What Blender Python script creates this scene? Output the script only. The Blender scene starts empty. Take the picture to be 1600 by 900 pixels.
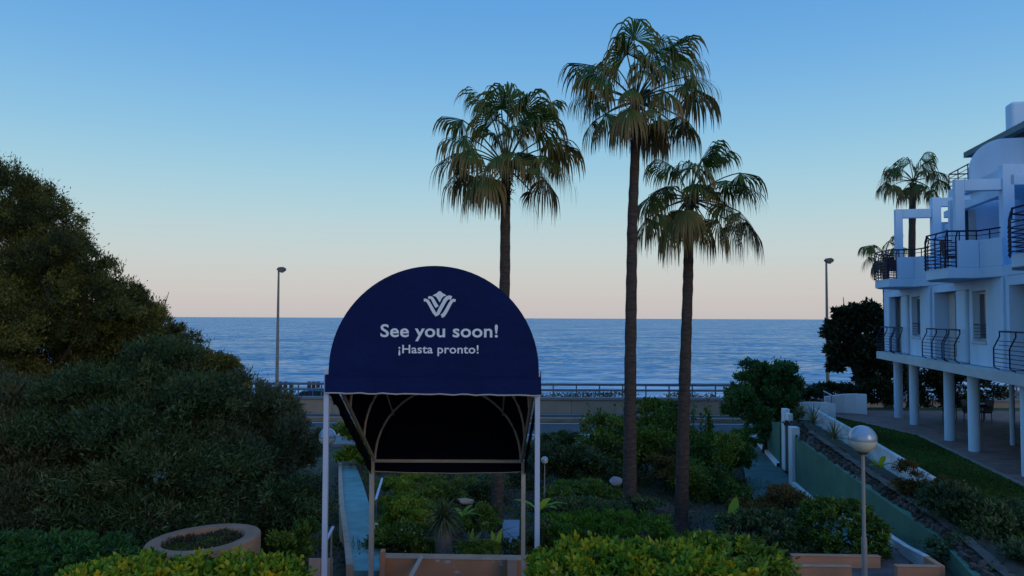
import bpy, bmesh, math, random
import numpy as np
from mathutils import Vector, Matrix, noise as mnoise

scene = bpy.context.scene
COL = scene.collection
R = math.radians

# ------------------------------------------------------------------ camera
CAMZ = 6.4
FPX = 1200.0
cam_d = bpy.data.cameras.new('camera')
cam = bpy.data.objects.new('camera', cam_d)
COL.objects.link(cam)
scene.camera = cam
cam_d.sensor_width = 36.0
cam_d.lens = 27.0
cam_d.clip_start = 0.1
cam_d.clip_end = 60000
CM = Matrix.Rotation(R(92.24), 4, 'X') @ Matrix.Rotation(R(0.215), 4, 'Z')
cam.matrix_world = Matrix.Translation((0, 0, CAMZ)) @ CM

# ------------------------------------------------------------------ sky
world = bpy.data.worlds.new('World')
scene.world = world
world.use_nodes = True
wn, wl = world.node_tree.nodes, world.node_tree.links
bg = wn['Background']

def srgb(r, g, b):
    f = lambda c: (c / 255 / 12.92) if c <= 10 else ((c / 255 + 0.055) / 1.055) ** 2.4
    return (f(r), f(g), f(b), 1)

geo = wn.new('ShaderNodeTexCoord')
sep = wn.new('ShaderNodeSeparateXYZ')
wl.new(geo.outputs['Generated'], sep.inputs[0])
ramp = wn.new('ShaderNodeValToRGB')
wl.new(sep.outputs['Z'], ramp.inputs[0])
stops = [(0.0, (198, 192, 192)), (0.012, (202, 195, 194)), (0.031, (206, 199, 195)), (0.075, (204, 211, 208)),
         (0.14, (178, 213, 222)), (0.217, (146, 199, 228)), (0.30, (117, 178, 229)), (0.385, (96, 162, 222)),
         (0.6, (90, 156, 230)), (1.0, (94, 158, 234))]
cr = ramp.color_ramp
cr.interpolation = 'B_SPLINE'
while len(cr.elements) < len(stops):
    cr.elements.new(0.5)
for e, (p, c) in zip(cr.elements, stops):
    e.position = p
    e.color = srgb(*c)
sky = wn.new('ShaderNodeTexSky')
sky.sky_type = 'NISHITA'
sky.sun_disc = False
sky.sun_elevation = R(18)
sky.sun_rotation = R(145)
scl = wn.new('ShaderNodeVectorMath')
scl.operation = 'SCALE'
wl.new(ramp.outputs[0], scl.inputs[0])
scl.inputs['Scale'].default_value = 9.7
add = wn.new('ShaderNodeVectorMath')
add.operation = 'ADD'
nsc = wn.new('ShaderNodeVectorMath')
nsc.operation = 'SCALE'
nsc.inputs['Scale'].default_value = 0.02
wl.new(sky.outputs[0], nsc.inputs[0])
wl.new(nsc.outputs[0], add.inputs[0])
wl.new(scl.outputs[0], add.inputs[1])
wl.new(add.outputs[0], bg.inputs[0])
bg.inputs[1].default_value = 0.1

# soft last glow of the low sun, from behind the camera and to its right
sl = bpy.data.lights.new('sun', 'SUN')
sl.energy = 0.5
sl.color = (1.0, 0.74, 0.46)
sl.angle = R(30)
sun = bpy.data.objects.new('sun', sl)
COL.objects.link(sun)
sun.rotation_euler = (R(72), 0, R(35))

scene.view_settings.view_transform = 'Standard'
scene.view_settings.look = 'None'
scene.view_settings.exposure = 0.0
scene.view_settings.gamma = 1.0

# ------------------------------------------------------------------ helpers
def P(px, py, Y):
    """photo pixel -> world point at depth Y"""
    d = CM.to_3x3() @ Vector(((px - 800) / FPX, -(py - 450) / FPX, -1))
    return Vector((0, 0, CAMZ)) + d * (Y / d.y)

def PZ(px, py, z):
    d = CM.to_3x3() @ Vector(((px - 800) / FPX, -(py - 450) / FPX, -1))
    return Vector((0, 0, CAMZ)) + d * ((z - CAMZ) / d.z)

MATS = {}
def mat(name, col, rough=0.8, var=0.25, scale=3.0, bump=0.0, bscale=30.0, metal=0.0, col2=None, spec=0.5, stretch=(1, 1, 1), detail=4):
    if name in MATS:
        return MATS[name]
    m = bpy.data.materials.new(name)
    m.use_nodes = True
    n, l = m.node_tree.nodes, m.node_tree.links
    b = n['Principled BSDF']
    b.inputs['Roughness'].default_value = rough
    b.inputs['Metallic'].default_value = metal
    b.inputs['Specular IOR Level'].default_value = spec
    tc = n.new('ShaderNodeTexCoord')
    mp = n.new('ShaderNodeMapping')
    mp.inputs['Scale'].default_value = stretch
    l.new(tc.outputs['Object'], mp.inputs[0])
    nz = n.new('ShaderNodeTexNoise')
    nz.inputs['Scale'].default_value = scale
    nz.inputs['Detail'].default_value = detail
    l.new(mp.outputs[0], nz.inputs['Vector'])
    r = n.new('ShaderNodeValToRGB')
    r.color_ramp.elements[0].position = 0.3
    r.color_ramp.elements[1].position = 0.7
    c = Vector(col)
    r.color_ramp.elements[0].color = (*(c * (1 - var)), 1)
    r.color_ramp.elements[1].color = (*(Vector(col2) if col2 else c * (1 + var)), 1)
    l.new(nz.outputs['Fac'], r.inputs[0])
    l.new(r.outputs[0], b.inputs['Base Color'])
    if bump:
        n2 = n.new('ShaderNodeTexNoise')
        n2.inputs['Scale'].default_value = bscale
        n2.inputs['Detail'].default_value = 5
        l.new(mp.outputs[0], n2.inputs['Vector'])
        bp = n.new('ShaderNodeBump')
        bp.inputs['Strength'].default_value = bump
        bp.inputs['Distance'].default_value = 0.05
        l.new(n2.outputs['Fac'], bp.inputs['Height'])
        l.new(bp.outputs[0], b.inputs['Normal'])
    MATS[name] = m
    return m

def leafmat(name, cols, rough=0.5, trans=0.15, spec=0.4, gain=(2.4, 1.75, 1.0)):
    """leaf colour picked per leaf from the 'tint' attribute"""
    if name in MATS:
        return MATS[name]
    m = bpy.data.materials.new(name)
    m.use_nodes = True
    n, l = m.node_tree.nodes, m.node_tree.links
    b = n['Principled BSDF']
    b.inputs['Roughness'].default_value = rough
    b.inputs['Specular IOR Level'].default_value = spec*.5
    at = n.new('ShaderNodeAttribute')
    at.attribute_name = 'tint'
    r = n.new('ShaderNodeValToRGB')
    while len(r.color_ramp.elements) < len(cols):
        r.color_ramp.elements.new(0.5)
    for i, c in enumerate(cols):
        r.color_ramp.elements[i].position = i / (len(cols) - 1)
        r.color_ramp.elements[i].color = (c[0]*gain[0], c[1]*gain[1], c[2]*gain[2], 1)
    l.new(at.outputs['Fac'], r.inputs[0])
    l.new(r.outputs[0], b.inputs['Base Color'])
    tr = n.new('ShaderNodeBsdfTranslucent')
    l.new(r.outputs[0], tr.inputs['Color'])
    mx = n.new('ShaderNodeMixShader')
    mx.inputs[0].default_value = trans
    l.new(b.outputs[0], mx.inputs[1])
    l.new(tr.outputs[0], mx.inputs[2])
    l.new(mx.outputs[0], n['Material Output'].inputs['Surface'])
    MATS[name] = m
    return m

class MB:
    """collects geometry, then links it as ONE mesh object"""
    def __init__(s):
        s.v, s.f, s.mi, s.t = [], [], [], []
        s.cur = 0
        s.smooth = False
    def add(s, vs, fs, tint=0.5):
        o = len(s.v)
        s.v += [tuple(v) for v in vs]
        s.t += ([tint] * len(vs) if not isinstance(tint, (list, tuple)) else list(tint))
        s.f += [tuple(i + o for i in f) for f in fs]
        s.mi += [s.cur] * len(fs)
    def box(s, a, b):
        x0, y0, z0 = a; x1, y1, z1 = b
        s.add([(x0,y0,z0),(x1,y0,z0),(x1,y1,z0),(x0,y1,z0),(x0,y0,z1),(x1,y0,z1),(x1,y1,z1),(x0,y1,z1)],
              [(0,3,2,1),(4,5,6,7),(0,1,5,4),(1,2,6,5),(2,3,7,6),(3,0,4,7)])
    def tube(s, pts, rad, n=8, cap=True):
        pts = [Vector(p) for p in pts]
        if not isinstance(rad, (list, tuple)):
            rad = [rad] * len(pts)
        vs, fs = [], []
        for i, p in enumerate(pts):
            t = (pts[min(i + 1, len(pts) - 1)] - pts[max(i - 1, 0)])
            t = t.normalized() if t.length > 1e-9 else Vector((0, 0, 1))
            up = Vector((0, 0, 1)) if abs(t.z) < 0.9 else Vector((0, 1, 0))
            a = t.cross(up).normalized()
            b = t.cross(a)
            for k in range(n):
                th = 2 * math.pi * k / n
                vs.append(p + (a * math.cos(th) + b * math.sin(th)) * rad[i])
        for i in range(len(pts) - 1):
            for k in range(n):
                k2 = (k + 1) % n
                fs.append((i*n+k, i*n+k2, (i+1)*n+k2, (i+1)*n+k))
        if cap:
            fs.append(tuple(range(n)))
            fs.append(tuple((len(pts)-1)*n + k for k in reversed(range(n))))
        s.add(vs, fs)
    def prism(s, poly, z0, z1):
        """plan polygon (ccw or cw) extruded between z0 and z1 (floats or per-vertex lists)"""
        n = len(poly)
        zb = z0 if isinstance(z0, (list, tuple)) else [z0]*n
        zt = z1 if isinstance(z1, (list, tuple)) else [z1]*n
        vs = [(p[0], p[1], zb[i]) for i, p in enumerate(poly)] + [(p[0], p[1], zt[i]) for i, p in enumerate(poly)]
        fs = [tuple(reversed(range(n))), tuple(range(n, 2*n))]
        fs += [(i, (i+1) % n, n+(i+1) % n, n+i) for i in range(n)]
        s.add(vs, fs)
    def extrude(s, poly, vec):
        """closed 3D polygon extruded by a vector"""
        n = len(poly); v = Vector(vec)
        vs = [Vector(p) for p in poly] + [Vector(p)+v for p in poly]
        fs = [tuple(reversed(range(n))), tuple(range(n, 2*n))]
        fs += [(i, (i+1) % n, n+(i+1) % n, n+i) for i in range(n)]
        s.add(vs, fs)
    def ribbon(s, L, Rr):
        vs, fs = [], []
        for a, b in zip(L, Rr):
            vs += [a, b]
        for i in range(len(L)-1):
            fs.append((2*i, 2*i+1, 2*i+3, 2*i+2))
        s.add(vs, fs)
    def lathe(s, c, prof, n=20):
        c = Vector(c); vs, fs = [], []
        for r, z in prof:
            for k in range(n):
                th = 2*math.pi*k/n
                vs.append(c + Vector((r*math.cos(th), r*math.sin(th), z)))
        for i in range(len(prof)-1):
            for k in range(n):
                k2 = (k+1) % n
                fs.append((i*n+k, i*n+k2, (i+1)*n+k2, (i+1)*n+k))
        s.add(vs, fs)
    def build(s, name, m, parent=None, smooth=False, bevel=0, recalc=True):
        me = bpy.data.meshes.new(name)
        me.from_pydata(s.v, [], s.f)
        ms = m if isinstance(m, (list, tuple)) else [m]
        for q in ms:
            me.materials.append(q)
        if len(ms) > 1:
            me.polygons.foreach_set('material_index', s.mi)
        if recalc:
            bm = bmesh.new(); bm.from_mesh(me)
            bmesh.ops.recalc_face_normals(bm, faces=bm.faces)
            bm.to_mesh(me); bm.free()
        at = me.attributes.new('tint', 'FLOAT', 'POINT')
        at.data.foreach_set('value', s.t)
        if smooth:
            me.polygons.foreach_set('use_smooth', [True]*len(me.polygons))
            try: me.set_sharp_from_angle(angle=R(40))
            except Exception: pass
        me.update()
        o = bpy.data.objects.new(name, me)
        COL.objects.link(o)
        if parent: o.parent = parent
        if bevel:
            bv = o.modifiers.new('bevel', 'BEVEL'); bv.width = bevel; bv.segments = 2; bv.limit_method = 'ANGLE'
        return o

def tag(o, label=None, cat=None, group=None, kind=None):
    if label: o['label'] = label
    if cat: o['category'] = cat
    if group: o['group'] = group
    if kind: o['kind'] = kind
    return o

def empty(name, loc=(0, 0, 0), rz=0, label=None, cat=None, group=None):
    o = bpy.data.objects.new(name, None)
    COL.objects.link(o)
    o.empty_display_size = 0.3
    o.location = loc
    o.rotation_euler = (0, 0, rz)
    return tag(o, label, cat, group)

def struct(mb, name, m, **k):
    o = mb.build(name, m, **k)
    o['kind'] = 'structure'
    return o

def copy_tree(o, parent=None, loc=None, rz=None, label=None):
    c = o.copy(); COL.objects.link(c); c.parent = parent
    if loc is not None: c.location = loc
    if rz is not None: c.rotation_euler.z = rz
    if label: c['label'] = label
    for ch in list(o.children):
        copy_tree(ch, c)
    return c

# ------------------------------------------------------------------ leaf clouds
def norm(a):
    return a / (np.linalg.norm(a, axis=1, keepdims=True) + 1e-9)

def leaf_mesh(name, pts, out, L, W, m, parent, rng, spread=0.8, up=0.25, tint=None, fine=False, droop=0.0, lvar=0.35):
    N = len(pts)
    d = norm(out + rng.normal(0, spread, (N, 3)) + np.array([0, 0, up - droop]))
    side = norm(np.cross(d, rng.normal(0, 1, (N, 3))))
    nr = np.cross(d, side)
    ln = (L * (1 + lvar * rng.uniform(-1, 1, N)))[:, None]
    wd = (W * (1 + lvar * rng.uniform(-1, 1, N)))[:, None]
    if fine:
        vs = np.stack([pts, pts + d*ln*.3 + side*wd*.5 + nr*wd*.15, pts + d*ln*.68 + side*wd*.42 + nr*wd*.1,
                       pts + d*ln - nr*wd*.2, pts + d*ln*.68 - side*wd*.42 + nr*wd*.1, pts + d*ln*.3 - side*wd*.5 + nr*wd*.15], 1)
        faces = np.array([[0, 1, 2, 3], [0, 3, 4, 5]])
        k, nf, fl = 6, 2, 4
    else:
        vs = np.stack([pts, pts + d*ln*.45 + side*wd*.5, pts + d*ln, pts + d*ln*.45 - side*wd*.5 + nr*wd*.25], 1)
        faces = np.array([[0, 1, 2], [0, 2, 3]])
        k, nf, fl = 4, 2, 3
    V = vs.reshape(-1, 3).astype(np.float32)
    F = (faces[None] + (np.arange(N)*k)[:, None, None]).reshape(-1).astype(np.int32)
    me = bpy.data.meshes.new(name)
    me.vertices.add(len(V)); me.vertices.foreach_set('co', V.ravel())
    me.loops.add(len(F)); me.loops.foreach_set('vertex_index', F)
    me.polygons.add(N*nf)
    me.polygons.foreach_set('loop_start', np.arange(N*nf, dtype=np.int32)*fl)
    me.update(calc_edges=True)
    if tint is None: tint = rng.uniform(0, 1, N)
    at = me.attributes.new('tint', 'FLOAT', 'POINT')
    at.data.foreach_set('value', np.repeat(np.clip(tint, 0, 1), k).astype(np.float32))
    me.materials.append(m)
    o = bpy.data.objects.new(name, me); COL.objects.link(o)
    if parent: o.parent = parent
    return o

def blob_points(rng, blobs, N, clumps=40, csize=0.22, inner=0.45, power=2.0, bottom=-1.0, lumps=0):
    """blobs: (cx,cy,cz,rx,ry,rz). Leaves gather in clumps through the outer part of each blob."""
    B = np.array([b[:6] for b in blobs], float)
    wgt = (B[:, 3]*B[:, 5])**1.0; wgt /= wgt.sum()
    pts, out, tn = [], [], []
    for b, w in zip(B, wgt):
        n = int(N*w); K = max(8, int(clumps*w*len(B)))
        dirs = norm(rng.normal(0, 1, (K, 3)))
        if power != 2.0:
            dirs = dirs / (np.sum(np.abs(dirs)**power, axis=1, keepdims=True)**(1/power))
        rad = (inner + (1.06-inner)*rng.uniform(0, 1, (K, 1))**0.6)
        cc = dirs*rad*0.92
        lt = np.zeros(K)
        if lumps:
            ld = norm(rng.normal(0, 1, (lumps, 3)))*rng.uniform(.62, .98, (lumps, 1))
            li = rng.integers(0, lumps, K)
            sd_ = norm(rng.normal(0, 1, (K, 3)))
            sd_[:, 2] = np.abs(sd_[:, 2])*.8+sd_[:, 2]*.2
            cc = ld[li] + norm(sd_)*rng.uniform(.26, .36, (K, 1))
            dirs = norm(cc*.5+sd_)
            fill = rng.uniform(0, 1, K) < .25
            cc[fill] *= .55
            cc *= 1.1
            lt = rng.normal(0, .16, lumps)[li]
        cs = csize*rng.uniform(.45, 1.25, (K, 1))
        ct = rng.normal(0, .22, K)+lt
        idx = rng.integers(0, K, n)
        q = cc[idx] + rng.normal(0, 1, (n, 3))*cs[idx]*.8 + dirs[idx]*np.abs(rng.normal(0, 1, (n, 1)))*cs[idx]*.7
        ok = q[:, 2] > bottom
        q = q[ok]
        pts.append(b[:3] + q*b[3:6])
        o_ = norm(q + rng.normal(0, .2, q.shape))
        out.append(o_)
        tn.append(0.45 + ct[idx[ok]] + rng.normal(0, .14, len(q)))
    return np.concatenate(pts), np.concatenate(out), np.concatenate(tn)

def PB(px, py, Y, rpx, rpy, ry=None):
    c = P(px, py, Y)
    rx = rpx/FPX*Y; rz = rpy/FPX*Y
    return (c.x, c.y, c.z, rx, ry if ry else rx, rz)

BARK = mat('bark', (0.05, 0.038, 0.03), 0.9, 0.4, 6, 0.6, 25)

def limbs(base, targets, r0, parent, rng, m=None):
    """tapered trunk with limbs reaching into the crown"""
    mb = MB()
    base = Vector(base)
    c = sum((Vector(t) for t in targets), Vector()) / len(targets)
    fork = base.lerp(Vector((c.x, c.y, c.z)), 0.42)
    mid = base.lerp(fork, .5) + Vector((rng.normal(0, r0), rng.normal(0, r0), 0))
    mb.tube([base - Vector((0, 0, .3)), base, mid, fork], [r0*1.35, r0*1.1, r0*.85, r0*.7], 9)
    for t in targets:
        t = Vector(t)
        m1 = fork.lerp(t, .5) + Vector((rng.normal(0, .15), rng.normal(0, .15), rng.uniform(0, .3)))
        mb.tube([fork, m1, t], [r0*.55, r0*.33, r0*.1], 7)
        for k in range(3):
            e = t + Vector((rng.normal(0, .5), rng.normal(0, .5), rng.normal(.2, .4)))
            mb.tube([m1.lerp(t, .3+.2*k), e], [r0*.2, r0*.05], 5)
    return mb.build('trunk', m or BARK, parent, smooth=True)

def plant(name, label, cat, blobs, N, L, W, m, seed, group=None, trunk=0.08, clumps=40, csize=0.2, base=None, inner=.45,
          crown='foliage', spread=.8, up=.25, droop=0, fine=False, power=2.0, bottom=-1.0, ground=None, lumps=0):
    rng = np.random.default_rng(seed)
    c0 = np.mean(np.array([b[:3] for b in blobs]), axis=0)
    if base is None:
        zb = min(b[2]-b[5] for b in blobs)
        base = (c0[0], c0[1], min(zb, hgt(c0[0], c0[1])))
    root = empty(name, base, 0, label, cat, group)
    off = np.array(base)
    pts, out, tn = blob_points(rng, blobs, N, clumps, csize, inner, power, bottom, lumps)
    keep = pts[:, 2] > base[2]-.1
    pts, out, tn = pts[keep], out[keep], tn[keep]
    leaf_mesh(crown, pts-off, out, L, W, m, root, rng, spread, up, tn, fine, droop)
    if trunk:
        tg = [Vector(b[:3])-Vector(base) for b in blobs]
        limbs((0, 0, 0), tg, trunk, root, rng)
    return root

# ------------------------------------------------------------------ terrain
def ss(a, b, x):
    t = min(1, max(0, (x-a)/(b-a)))
    return t*t*(3-2*t)

def hgt(x, y):
    z = 2.6 - 1.35*ss(10.7, 13.8, y)
    z -= 1.3*ss(16.2, 23, y)
    z += 0.05*math.sin(x*1.3+y*.7)*ss(16, 18, y)*(1-ss(38, 41, y))
    if y > 38: z = z*(1-ss(38, 41, y)) - 0.02*ss(38, 41, y)
    z -= 0.45*ss(51.9, 52.1, y)
    z -= 7.5*ss(62.5, 98, y)
    return z

xs = np.concatenate([np.linspace(-400, -32, 14), np.arange(-30, 32, 0.5), np.linspace(34, 400, 14)])
ys = np.concatenate([np.arange(-12, 8, 2.0), np.arange(8, 60, 0.4), np.arange(60, 130, 2.0), [150, 200]])
mb = MB()
vs = [(x, y, hgt(x, y)) for y in ys for x in xs]
nx = len(xs)
fs = [(j*nx+i, j*nx+i+1, (j+1)*nx+i+1, (j+1)*nx+i) for j in range(len(ys)-1) for i in range(nx-1)]
mb.add(vs, fs)
SOIL = mat('garden_soil', (0.075, 0.058, 0.05), 0.95, 0.4, 0.8, 0.8, 6, col2=(0.05, 0.06, 0.03), detail=8)
struct(mb, 'ground', SOIL, smooth=True)

# sea
m = bpy.data.materials.new('sea_water'); m.use_nodes = True
n, l = m.node_tree.nodes, m.node_tree.links
b = n['Principled BSDF']
b.inputs['Roughness'].default_value = 0.22
b.inputs['IOR'].default_value = 1.33
tc = n.new('ShaderNodeNewGeometry')
def mapped(sc, scale, detail=6, rough=.55):
    mp = n.new('ShaderNodeMapping'); mp.inputs['Scale'].default_value = sc
    l.new(tc.outputs['Position'], mp.inputs[0])
    z = n.new('ShaderNodeTexNoise'); z.inputs['Scale'].default_value = scale
    z.inputs['Detail'].default_value = detail; z.inputs['Roughness'].default_value = rough
    l.new(mp.outputs[0], z.inputs['Vector']); return z
w1 = mapped((0.35, 0.9, 1), 1.0, 3, .6)
w2 = mapped((0.035, 0.07, 1), 1.0, 10, .74)
pat = mapped((0.012, 0.05, 1), 1.0, 10, .72)
def vm(op, a_, b_):
    q = n.new('ShaderNodeVectorMath'); q.operation = op
    for i_, v_ in enumerate((a_, b_)):
        if isinstance(v_, tuple): q.inputs[i_].default_value = v_
        elif v_ is not None: l.new(v_, q.inputs[i_])
    return q.outputs[0]
n1 = vm('MULTIPLY', vm('SUBTRACT', w1.outputs['Color'], (.5, .5, .5)), (.5, 1.0, 0))
n2 = vm('MULTIPLY', vm('SUBTRACT', w2.outputs['Color'], (.5, .5, .5)), (.4, .75, 0))
nn = vm('NORMALIZE', vm('ADD', vm('ADD', n1, n2), (0, -.13, 1)), None)
l.new(nn, b.inputs['Normal'])
r = n.new('ShaderNodeValToRGB'); r.color_ramp.elements[0].position = .35; r.color_ramp.elements[1].position = .65
r.color_ramp.elements[0].color = (0.02, 0.135, 0.25, 1); r.color_ramp.elements[1].color = (0.06, 0.25, 0.42, 1)
l.new(pat.outputs['Fac'], r.inputs[0])
# foam near the shore: broken bands along the coast
sp = n.new('ShaderNodeSeparateXYZ'); l.new(tc.outputs['Position'], sp.inputs[0])
near = n.new('ShaderNodeMapRange'); near.inputs['From Min'].default_value = 300; near.inputs['From Max'].default_value = 95
near.inputs['To Min'].default_value = 0; near.inputs['To Max'].default_value = 0.17
l.new(sp.outputs['Y'], near.inputs['Value'])
fz = mapped((0.03, 0.16, 1), 1.0, 9, .7)
fa = n.new('ShaderNodeMath'); l.new(near.outputs[0], fa.inputs[0]); l.new(fz.outputs['Fac'], fa.inputs[1])
fr = n.new('ShaderNodeValToRGB'); fr.color_ramp.elements[0].position = .63; fr.color_ramp.elements[1].position = .72
l.new(fa.outputs[0], fr.inputs[0])
mx = n.new('ShaderNodeMix'); mx.data_type = 'RGBA'
l.new(fr.outputs[0], mx.inputs[0]); l.new(r.outputs[0], mx.inputs[6]); mx.inputs[7].default_value = (0.62, 0.68, 0.72, 1)
l.new(mx.outputs[2], b.inputs['Base Color'])
mr = n.new('ShaderNodeMapRange'); mr.inputs['To Min'].default_value = .22; mr.inputs['To Max'].default_value = .8
l.new(fr.outputs[0], mr.inputs['Value']); l.new(mr.outputs[0], b.inputs['Roughness'])
mb = MB()
mb.add([(-30000, 72, -4), (30000, 72, -4), (30000, 30000, -4), (-30000, 30000, -4)], [(0, 1, 2, 3)])
struct(mb, 'sea', m)

# ------------------------------------------------------------------ road, sea wall, rail
ASPH = mat('asphalt', (0.05, 0.055, 0.065), 0.85, 0.2, 1.2, 0.3, 60)
KERB = mat('kerb_stone', (0.34, 0.34, 0.33), 0.85, 0.15, 2)
CONC = mat('sea_wall_concrete', (0.29, 0.235, 0.18), 0.9, 0.15, 0.7, 0.2, 12)
COPE = mat('coping_concrete', (0.17, 0.185, 0.21), 0.85, 0.15, 1.5)
WHITEL = mat('road_paint', (0.7, 0.7, 0.68), 0.7, 0.1, 8)
mb = MB(); mb.add([(-300, 41.9, .012), (300, 41.9, .012), (300, 51.5, .012), (-300, 51.5, .012)], [(0, 1, 2, 3)])
struct(mb, 'road', ASPH)
mb = MB(); mb.box((-120, 41.2, -.3), (120, 41.9, .13)); struct(mb, 'kerb', KERB, bevel=.02)
mb = MB(); mb.box((-120, 38.6, -.3), (120, 41.196, .09)); struct(mb, 'pavement', mat('pavement_slabs', (.17, .18, .19), .9, .15, 1.5, .2, 20))
for y in (42.4, 46.8, 48.2, 51.05):
    mb = MB(); mb.add([(-120, y, .017), (120, y, .017), (120, y+.14, .017), (-120, y+.14, .017)], [(0, 1, 2, 3)])
    tag(mb.build('road_line', WHITEL), kind='structure')
mb = MB(); mb.box((-120, 47.3, -.2), (120, 47.8, .28)); struct(mb, 'median_kerb', mat('median_concrete', (.24, .17, .12), .9, .2, 2), bevel=.04)
mb = MB(); mb.box((-120, 52.0, -.9), (120, 62, -.42)); struct(mb, 'promenade', mat('promenade_paving', (.2, .2, .21), .9, .15, 1))

sea_wall = empty('sea_wall', (0, 51.6, 0), 0, 'long beige concrete wall between the road and the beach promenade', 'wall')
pm = MB(); pm.box((-1.99, 0, -.4), (1.99, .38, .93)); pmesh = pm.build('panel', CONC, sea_wall, bevel=.015)
pmesh.location = (-42, 0, 0)
for i in range(1, 23):
    c = pmesh.copy(); COL.objects.link(c); c.location = (-42+4*i, 0, 0)
mb = MB(); mb.box((-44, -.1, .93), (50, .48, 1.1)); mb.build('coping', COPE, sea_wall, bevel=.02)

RAILM = mat('rail_metal', (0.12, 0.15, 0.2), 0.5, 0.15, 3, metal=.4)
DARK = mat('dark_paint', (0.015, 0.018, 0.03), 0.5, 0.2, 5)
gr = empty('guard_rail', (0, 51.85, 1.1), 0, 'grey two-bar guard rail on top of the long sea wall', 'guard rail')
mb = MB(); mb.box((-44, -.05, .76), (50, .05, .92)); mb.build('rail', RAILM, gr, bevel=.02)
mb = MB(); mb.box((-44, -.04, .40), (50, .04, .54)); mb.build('rail', RAILM, gr, bevel=.02)
mb = MB(); mb.box((-.04, .052, 0), (.04, .12, .88)); p0 = mb.build('post', RAILM, gr)
p0.location = (-44, 0, 0)
for i in range(1, 60):
    c = p0.copy(); COL.objects.link(c); c.location = (-44+1.56*i, 0, 0)
# dark picket fence section seen left of the awning
fe = empty('picket_fence', (-17.2, 53.0, -.42), 0, 'dark slim-bar fence behind the guard rail, in front of the blue car', 'fence')
mb = MB(); mb.box((-3.2, -.03, 1.86), (6.4, .03, 1.92)); mb.build('rail', DARK, fe)
mb = MB(); mb.box((-3.2, -.03, .25), (6.4, .03, .31)); mb.build('rail', DARK, fe)
mb = MB(); mb.box((-.025, -.02, 0), (.025, .02, 1.858)); p0 = mb.build('bar', DARK, fe); p0.location = (-3.2, 0, 0)
for i in range(1, 26):
    c = p0.copy(); COL.objects.link(c); c.location = (-3.2+.384*i, 0, 0)
# timber posts
WOOD = mat('old_timber', (0.05, 0.04, 0.035), .9, .3, 4, .4, 20)
mb = MB(); mb.box((-.13, -.13, 0), (.13, .13, 1.0))
pz = [(438, 'leftmost dark timber post beside the left street lamp, beyond the sea wall'), (446, 'second dark timber post, just right of the left street lamp pole'),
      (455, 'short dark timber post standing apart behind the car bonnet'), (483, 'first of three dark timber posts above the blue car roof'),
      (490, 'middle of three dark timber posts above the blue car roof'), (497, 'last of three dark timber posts above the blue car roof, beside the awning')]
for i, (px, lab) in enumerate(pz):
    g = P(px, 600, 64)
    topz = P(px, 596, 64).z if i not in (2,) else P(px, 600, 64).z
    mb = MB(); mb.box((-.13, -.13, 0), (.13, .13, topz + .44))
    o = mb.build('timber_post', WOOD, bevel=.02); o.location = (g.x, 64, -.44)
    tag(o, lab, 'post', 'timber posts on the promenade')

# car on the promenade
def make_car():
    c = P(442, 620, 57.5)
    root = empty('parked_car', (c.x+2.1, 57.5, -.42), 0, 'blue hatchback car parked behind the sea wall, partly hidden by the awning', 'car')
    paint = mat('blue_car_paint', (0.03, 0.14, 0.36), .35, .05, 3, spec=.5)
    glass = mat('car_glass', (0.02, 0.03, 0.04), .1, .1, 3, spec=.8)
    blk = mat('rubber', (0.01, 0.01, 0.01), .8, .1, 5)
    prof = [(-2.1, .3), (-2.15, .6), (-2.05, .85), (-1.2, 1.0), (-.45, 1.42), (.4, 1.5), (1.5, 1.45), (2.0, 1.05), (2.12, .8), (2.1, .3)]
    def ex(pr, y0, y1, name, mm, par, bev=0):
        mb = MB(); mb.extrude([(x, y0, z) for x, z in pr], (0, y1-y0, 0)); return mb.build(name, mm, par, bevel=bev)
    body = ex(prof, -.85, .85, 'body', paint, root, .06)
    for s in (-.87, .855):
        ex([(-1.0, 1.0), (-.42, 1.36), (.3, 1.42), (.3, .98)], s, s+.015, 'window', glass, root)
        ex([(.4, .98), (.4, 1.42), (1.4, 1.37), (1.7, 1.0)], s, s+.015, 'window', glass, root)
    for x in (-1.35, 1.35):
        for y in (-.88, .68):
            mb = MB(); mb.tube([(x, y, .31), (x, y+.2, .31)], .32, 18); w = mb.build('wheel', blk, root, smooth=True)
            mb = MB(); mb.tube([(x, y-.01, .31), (x, y+.21, .31)], .2, 12); mb.build('rim', mat('rim_metal', (.3, .3, .32), .35, .1, 3, metal=.8), w)
    mb = MB(); mb.box((-2.2, -.75, .66), (-2.1, -.45, .8)); mb.build('headlight', mat('lamp_glass', (.6, .6, .6), .2, .1, 2), root)
    mb = MB(); mb.box((-2.2, .45, .66), (-2.1, .75, .8)); mb.build('headlight', MATS['lamp_glass'], root)
make_car()

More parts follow.
